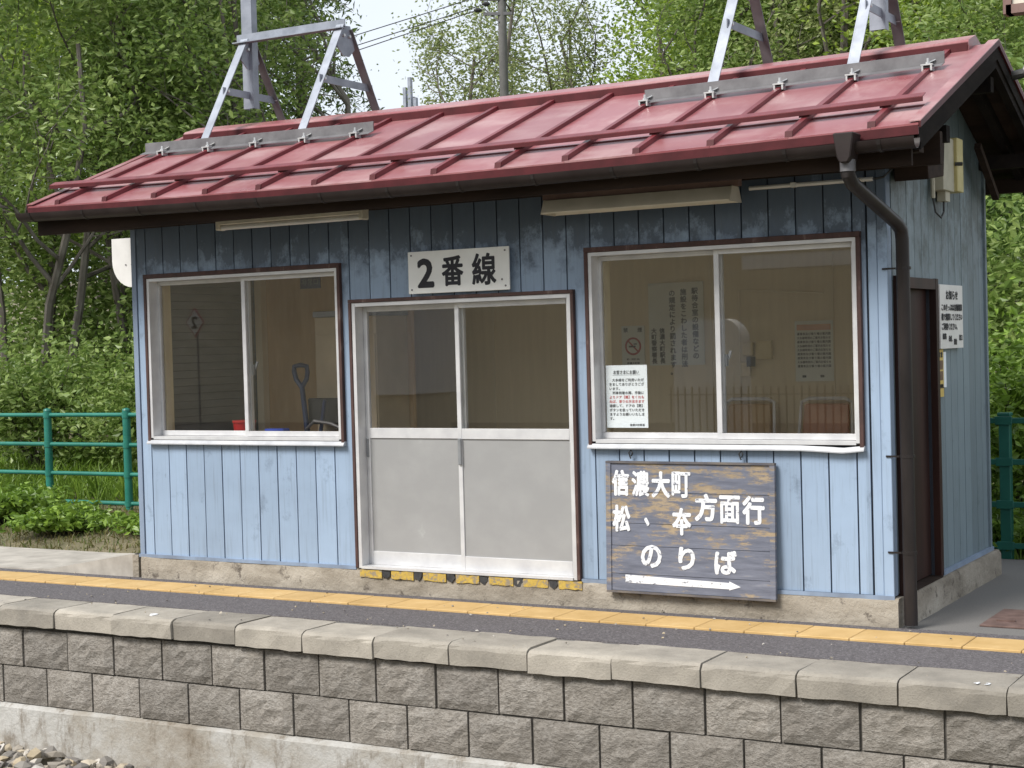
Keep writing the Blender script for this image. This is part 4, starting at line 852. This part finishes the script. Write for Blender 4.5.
fence(5.0, 13, 2.98, .0, [5.48, 7.4, 9.3, 11.2], [.985, .69, .385, .09], 'fence_green', False, 'dark green square-post railing at the right edge')

# ------------------------------------------------------------------ vegetation
def leaf_quads(P, Lf, rng, droop=.2, aspect=.5):
    n = len(P); d = rng.normal(size=(n, 3)); d[:, 2] = d[:, 2]*.55-droop; d /= np.linalg.norm(d, axis=1, keepdims=True)
    u = rng.normal(size=(n, 3)); u[:, 2] *= .4; s_ = np.cross(d, u); s_ /= np.linalg.norm(s_, axis=1, keepdims=True)+1e-9
    nn = np.cross(d, s_); l = Lf*rng.uniform(.6, 1.35, (n, 1)); wv = l*aspect*rng.uniform(.7, 1.15, (n, 1))
    A = P-d*l*.5; B = P+s_*wv*.5+nn*l*.06-d*l*.08; Cc = P+d*l*.5-nn*l*.08; Dd = P-s_*wv*.5+nn*l*.06-d*l*.08
    V = np.stack([A, B, Cc, Dd], 1).reshape(-1, 3); return V, np.arange(4*n).reshape(-1, 4)
def grow(rng, p, d, ln, r, lvl, maxl, g, tips, wob=.22, upb=.08, kids=(3, 5), ax=None, R=9):
    n = 5; pts = [p]; dirs = []
    for i in range(n):
        o = Vector((pts[-1].x-ax[0], pts[-1].y-ax[1], 0)); q = max(0, o.length/R-.55)
        d = (d+Vector(rng.normal(0, wob, 3))*.6+Vector((0, 0, upb))-(o.normalized()*q*1.6 if q else o*0)).normalized(); dirs.append(d.copy()); pts.append(pts[-1]+d*ln/n)
    rs = [r*(1-.6*i/n) for i in range(n+1)]
    g.tube(pts, rs, 6 if lvl < 2 else 4, False)
    if lvl >= maxl-1:
        for i in range(1, n+1): tips.append((pts[i], ln/n))
    if lvl < maxl:
        for k in range(int(rng.integers(*kids))+ (1 if lvl == 0 else 0)):
            t = rng.uniform(.3, 1.0) if lvl else rng.uniform(.35, 1.0); i = min(n-1, int(t*n)); q = pts[i].lerp(pts[i+1], t*n-i if t*n-i < 1 else 1)
            a = Vector(rng.normal(0, 1, 3)); a -= a.dot(dirs[i])*dirs[i]; a.normalize()
            nd = (dirs[i]*rng.uniform(.45, .8)+a*rng.uniform(.6, 1)).normalized()
            grow(rng, q, nd, ln*(rng.uniform(.26, .48) if lvl == 0 else rng.uniform(.45, .7)), rs[i]*rng.uniform(.45, .62), lvl+1, maxl, g, tips, wob*1.15, upb*.7, kids, ax, R)
def tree(x, y, h, seed, leaf, nleaf, lf, label, stems=1, lean=.12, bark='bark', r=.12, spread=.45, name='tree', group='trees behind the shed', sig=.24, upb=.1, low=0, R=2.0):
    rng = np.random.default_rng(seed); z0 = tz(x, y)-.1; t = thing(name, (x, y, z0), label, 'tree', group); g = G(); tips = []
    for k in range(stems):
        a = 6.283*k/stems+rng.uniform(0, 1); d = Vector((math.cos(a)*lean, math.sin(a)*lean, 1)).normalized()
        grow(rng, Vector((x+math.cos(a)*.18*(stems > 1), y+math.sin(a)*.18*(stems > 1), z0)), d, h*rng.uniform(.62, .82), r*rng.uniform(.8, 1.1), 0, 3, g, tips, .2, upb, (3, 5), (x, y), R)
    g.build('trunk', bark, t, smooth=True)
    if low:      # extra foliage low down so the undergrowth closes
        for k in range(low): tips.append((Vector((x+rng.normal(0, spread*2.5), y+rng.normal(0, spread*2.5), z0+rng.uniform(.4, h*.45))), .4))
    T = np.array([p[:] for p, _ in tips]); idx = rng.integers(0, len(T), nleaf)
    P = T[idx]+rng.normal(0, sig, (nleaf, 3))*np.array([1, 1, .75]); V, F = leaf_quads(P, lf, rng)
    npmesh('crown', V, F, leaf, t, (x, y, z0+h*.6)); return t
def conifer(x, y, h, seed, label):
    rng = np.random.default_rng(seed); z0 = tz(x, y)-.1; t = thing('conifer_tree', (x, y, z0), label, 'tree', 'trees behind the shed'); g = G(); g.tube([(x, y, z0), (x+.05, y, z0+h*.5), (x, y, z0+h)], [.16, .1, .02], 7); P = []
    for k in range(120):
        zz = z0+h*(.12+.88*k/120); ln = (1-.82*k/120)*2.0*rng.uniform(.7, 1.15)+.2; a = k*2.4+rng.uniform(-.3, .3); q = Vector((x, y, zz)); pts = [q]
        for i in range(5):
            f_ = (i+1)/5; pts.append(Vector((x+math.cos(a)*ln*f_, y+math.sin(a)*ln*f_, zz+.25*ln*f_-.48*ln*f_*f_)))
        g.tube(pts, [.03, .022, .016, .012, .008, .004], 4, False)
        for i in range(1, 6):
            for m in range(26): P.append(np.array(pts[i-1].lerp(pts[i], rng.uniform()))+rng.normal(0, .10, 3)+np.array([0, 0, -abs(rng.normal(0, .10))]))
    g.build('trunk', 'bark', t); P = np.array(P); V, F = leaf_quads(P, .15, rng, .7, .22); npmesh('crown', V, F, 'needle', t, (x, y, z0+h*.5)); return t
def bush(x, y, rx, h, seed, leaf, n, lf, label, name='bush', group='bushes along the bank', zoff=0):
    if name == 'bush': n = int(n*1.6)
    rng = np.random.default_rng(seed); z0 = tz(x, y)+zoff; t = thing(name, (x, y, z0), label, 'bush', group); g = G(); C_ = []
    for k in range(16):
        a = rng.uniform(0, 6.28); e = Vector((x+math.cos(a)*rx*rng.uniform(.2, .9), y+math.sin(a)*rx*rng.uniform(.2, .9), z0+h*rng.uniform(.35, 1))); m = Vector((x, y, z0)).lerp(e, .5)+Vector((0, 0, h*.12))
        g.tube([(x+rng.normal(0, .04), y+rng.normal(0, .04), z0-.05), m, e], [.014, .009, .004], 4, False); C_ += [np.array(e), np.array(m), np.array(m.lerp(e, .5))]
    g.build('stem', 'bark', t); C_ = np.array(C_); P = C_[rng.integers(0, len(C_), n)]+rng.normal(0, 1, (n, 3))*np.array([rx*.22, rx*.22, h*.13]); P[:, 2] = np.maximum(P[:, 2], z0+.02)
    V, F = leaf_quads(P, lf, rng, .1, .55); npmesh('foliage', V, F, leaf, t, (x, y, z0+h*.5)); return t

# left wood, near row with grey forked stems
tree(-7.2, 5.9, 7.7, 11, 'leaf_mid', 25312, 0.094, 'leaning grey-stemmed broadleaf tree at the far left edge', 4, .3, 'bark', .07, sig=.27)
tree(-6.4, 6.9, 7.7, 12, 'leaf_mid', 27260, 0.094, 'several-stemmed broadleaf tree, second from the left edge', 5, .32, 'bark', .07, sig=.27)
tree(-6.9, 9.4, 8.2, 13, 'leaf_mid', 29206, 0.094, 'forked broadleaf tree left of the roof end', 4, .28, 'bark_pale', .075, sig=.28)
tree(-8.6, 11.1, 8.2, 14, 'leaf_mid', 27260, 0.101, 'leafy tree behind the left end of the roof', 3, .2, 'bark', .09, sig=.3)
tree(-9.6, 8.4, 8.6, 15, 'leaf_bright', 25312, 0.101, 'bright broadleaf tree standing behind the left front row', 3, .25, 'bark', .10, sig=.3)
tree(-11.5, 12.5, 9.0, 16, 'leaf_bright', 25312, 0.113, 'light green tree deep in the left wood', 3, .2, 'bark', .10, sig=.35)
tree(-13.7, 16.2, 9.5, 17, 'leaf_mid', 23365, 0.120, 'mid green tree deep behind the left steel frame', 3, .2, 'bark', .11, sig=.38)
tree(-13.8, 10.2, 9.5, 19, 'leaf_mid', 21417, 0.113, 'mid green tree at the back beyond the left edge', 3, .2, 'bark', .12, sig=.35)
conifer(-9.9, 14.9, 11.5, 21, 'dark drooping conifer behind the left steel frame')
# middle
tree(-11.55, 24.0, 9.6, 31, 'leaf_pale', 9135, 0.103, 'thin pale tree standing left of the utility pole', 3, .25, 'bark', .09, sig=.24, R=1.5)
tree(-9.3, 23.4, 10.2, 32, 'leaf_pale', 14210, 0.103, 'airy pale tree just right of the utility pole', 3, .22, 'bark', .09, sig=.26, R=1.6)
# right wood
tree(-4.6, 21.2, 9.5, 41, 'leaf_bright', 28686, 0.107, 'yellow-green tree right of the pale airy trees', 3, .2, 'bark', .12, sig=.4)
tree(-1.5, 15.4, 7.7, 42, 'leaf_bright', 36881, 0.095, 'big bright green tree behind the middle of the roof', 4, .28, 'bark', .11, sig=.36)
tree(-.1, 14.2, 7.7, 43, 'leaf_mid', 32784, 0.095, 'mid green tree between the two bright trees on the right', 3, .25, 'bark', .11, sig=.36)
tree(1.0, 13.6, 7.7, 44, 'leaf_pale', 30734, 0.089, 'pale leaved tree behind the right steel frame', 3, .25, 'bark', .10, sig=.34)
tree(2.6, 12.6, 7.7, 45, 'leaf_bright', 36881, 0.089, 'bright green tree behind the right end of the ridge', 4, .28, 'bark', .11, sig=.36)
tree(4.3, 10.2, 6.9, 46, 'leaf_mid', 30734, 0.077, 'leafy tree behind the right corner of the shed', 4, .28, 'bark', .07, sig=.32)
tree(6.1, 11.5, 7.3, 47, 'leaf_mid', 18440, 0.083, 'mid green tree beyond the right edge', 3, .25, 'bark', .1, sig=.34)
tree(-.6, 22, 10.3, 48, 'leaf_mid', 22537, 0.124, 'tall mid green tree in the back row on the right', 3, .2, 'bark', .12, sig=.5)
tree(-3.9, 26, 10.3, 49, 'leaf_bright', 22537, 0.130, 'tall yellow-green tree in the back row near the middle', 3, .2, 'bark', .12, sig=.5)
tree(3.2, 19, 10.3, 50, 'leaf_dark', 20489, 0.118, 'dark green tree in the back row behind the roof end', 3, .2, 'bark', .12, sig=.45)
# bushes on the bank
for i, (x, y, rx, h, lf_, n_, lab) in enumerate([
    (-3.2, 5.0, 1.0, 1.9, 'leaf_mid', 4200, 'leafy bush right behind the teal railing next to the shed'), (-4.7, 5.2, 1.1, 1.8, 'leaf_mid', 4200, 'mid green bush behind the railing left of the nearer post'),
    (-6.2, 4.9, 1.1, 1.7, 'leaf_mid', 4200, 'leafy bush behind the railing at the left edge'), (-3.9, 6.6, 1.2, 2.6, 'leaf_dark', 4200, 'tall dark bush under the left trees near the shed'),
    (-5.6, 7.2, 1.4, 2.6, 'leaf_mid', 4200, 'tall mid green bush among the left stems'), (-7.6, 7.0, 1.4, 2.4, 'leaf_mid', 4200, 'tall leafy bush at the foot of the far left tree'),
    (-9.4, 10.5, 2.2, 4.0, 'leaf_dark', 5000, 'broad dark thicket deep in the left wood'), (-12.5, 9.0, 2.2, 4.0, 'leaf_dark', 4500, 'broad dark thicket at the back of the left wood'), (-9.6, 12.2, 2.0, 4.2, 'leaf_dark', 4500, 'broad thicket behind the left roof end'),
    (5.2, 4.6, .8, 1.5, 'herb', 4200, 'light green bush behind the right railing'), (6.2, 4.4, .8, 1.3, 'herb', 3600, 'light green bush at the right edge behind the railing'), (4.6, 6.6, 1.2, 2.9, 'leaf_mid', 5000, 'tall bush behind the right corner of the shed'), (5.6, 7.4, 1.2, 2.6, 'leaf_dark', 4200, 'dark bush at the right edge below the trees'), (3.6, 8.8, 1.6, 3.6, 'leaf_dark', 5000, 'dark thicket behind the shed on the right')]):
    bush(x, y, rx, h, 200+i, lf_, n_, .085 if y < 6 else .10, lab)
# low herbs in front of the left railing
bush(-2.5, 1.7, .48, .2, 301, 'herb', 3600, .07, 'low bright green weed clump on the gravel left of the shed', 'weed_clump', 'weed clumps by the left railing')
bush(-3.7, 2.1, .55, .28, 302, 'herb', 4200, .075, 'taller bright green weed clump in front of the railing post', 'weed_clump', 'weed clumps by the left railing')
bush(-1.45, 1.8, .42, .17, 303, 'herb', 2800, .065, 'small weed clump touching the left corner of the shed', 'weed_clump', 'weed clumps by the left railing')
bush(-4.6, 1.9, .55, .24, 304, 'herb', 3000, .07, 'low weed clump at the left picture edge', 'weed_clump', 'weed clumps by the left railing')
bush(5.95, 3.3, .35, .42, 305, 'leaf_mid', 2200, .06, 'leafy weed clump under the right railing', 'weed_clump', 'weed clumps by the right railing')
bush(5.35, 3.35, .4, .36, 306, 'herb', 2200, .06, 'leafy weed clump behind the right rear corner of the shed', 'weed_clump', 'weed clumps by the right railing')
# grass
def blades(n, x0, x1, y0, y1, h0, h1, seed):
    rng = np.random.default_rng(seed); x = rng.uniform(x0, x1, n); y = rng.uniform(y0, y1, n); z = np.array([tz(a, b) for a, b in zip(x, y)])
    B = np.stack([x, y, z-.01], 1); a = rng.uniform(0, 6.28, n); h = rng.uniform(h0, h1, n)[:, None]; sd_ = np.stack([np.cos(a), np.sin(a), np.zeros(n)], 1)*.006; ln = rng.normal(0, .35, (n, 3)); ln[:, 2] = 1
    ln /= np.linalg.norm(ln, axis=1, keepdims=True); m = B+ln*h*.6; tip = B+ln*h+np.stack([ln[:, 0], ln[:, 1], -abs(ln[:, 0])], 1)*h*.5
    V = np.stack([B-sd_, B+sd_, m+sd_*.8, tip, m-sd_*.8], 1).reshape(-1, 3); k = np.arange(n)*5
    return V, np.stack([k, k+1, k+2, k+3, k+4], 1)
V, F = blades(9000, -8, -.1, 1.0, 3.4, .03, .10, 1); tag(npmesh('dry_grass', V, F, 'dry_grass'), 'short dry grass between the path and the railing', 'grass', kind='stuff')
V1, F1 = blades(14000, -9, .5, 3.55, 6.5, .15, .45, 2); V2, F2 = blades(7000, 4.2, 9, 3.0, 5.5, .1, .4, 3)
tag(npmesh('tall_grass', np.concatenate([V1, V2]), np.concatenate([F1, F2+len(V1)]), 'herb'), 'rank green grass on the bank behind the railings', 'grass', kind='stuff')

# ------------------------------------------------------------------ utility pole, wires, antenna
PX, PY = -8.43, 19.86; pz0 = tz(PX, PY)
up_ = thing('utility_pole', (PX, PY, pz0), 'grey concrete utility pole behind the roof', 'pole')
G().tube([(PX, PY, pz0-.3), (PX, PY, 10.4)], [.115, .085], 12).build('pole', 'pole_concrete', up_, smooth=True)
for z, hw in ((8.42, .3), (8.72, .36)): G().bar((PX-hw*.86-.05, PY-hw*.5-.1, z), (PX+hw*.86-.05, PY+hw*.5-.1, z), .05, .06).build('crossarm', 'galv_dark', up_)
g = G(); g.bar((PX-.32, PY-.2, 8.55), (PX-.02, PY-.09, 8.25), .03, .03); g.build('arm_brace', 'galv_dark', up_)
ins = [(PX-.33, PY-.28, 8.78), (PX-.24, PY-.23, 8.62), (PX-.40, PY-.3, 8.5)]
for x, y, z in ins: G().tube([(x+.07, y+.04, z), (x+.03, y+.02, z), (x-.03, y-.02, z+.005), (x-.07, y-.04, z+.01)], [.02, .05, .05, .02], 8).build('insulator', 'black_metal', up_)
for k, (x, y, z) in enumerate(ins):
    pts = [(x-.05-(i/8)*36, y+(i/8)*6, z-1.6*math.sin(math.pi*i/8*.55)-.05*i*k) for i in range(9)]
    tag(G().tube(pts, .011, 5).build('power_line', 'black_metal'), ['uppermost', 'middle', 'lowest'][k]+' thin overhead wire running left from the utility pole', 'wire', 'overhead wires')
an = thing('antenna_mast', (-38.8, 62.33, tz(-39, 62)), 'distant slim antenna mast beyond the roof', 'antenna')
G().tube([(-38.8, 62.33, 0), (-38.8, 62.33, 14.9)], [.2, .12], 8).build('mast', 'galv_dark', an)
for dx, dz in ((-.32, 0), (0, .5), (.32, -.6)): G().box(-38.8+dx-.09, -38.8+dx+.09, 61.98, 62.18, 13.6+dz, 15.4+dz).build('panel_antenna', 'galvanised', an)
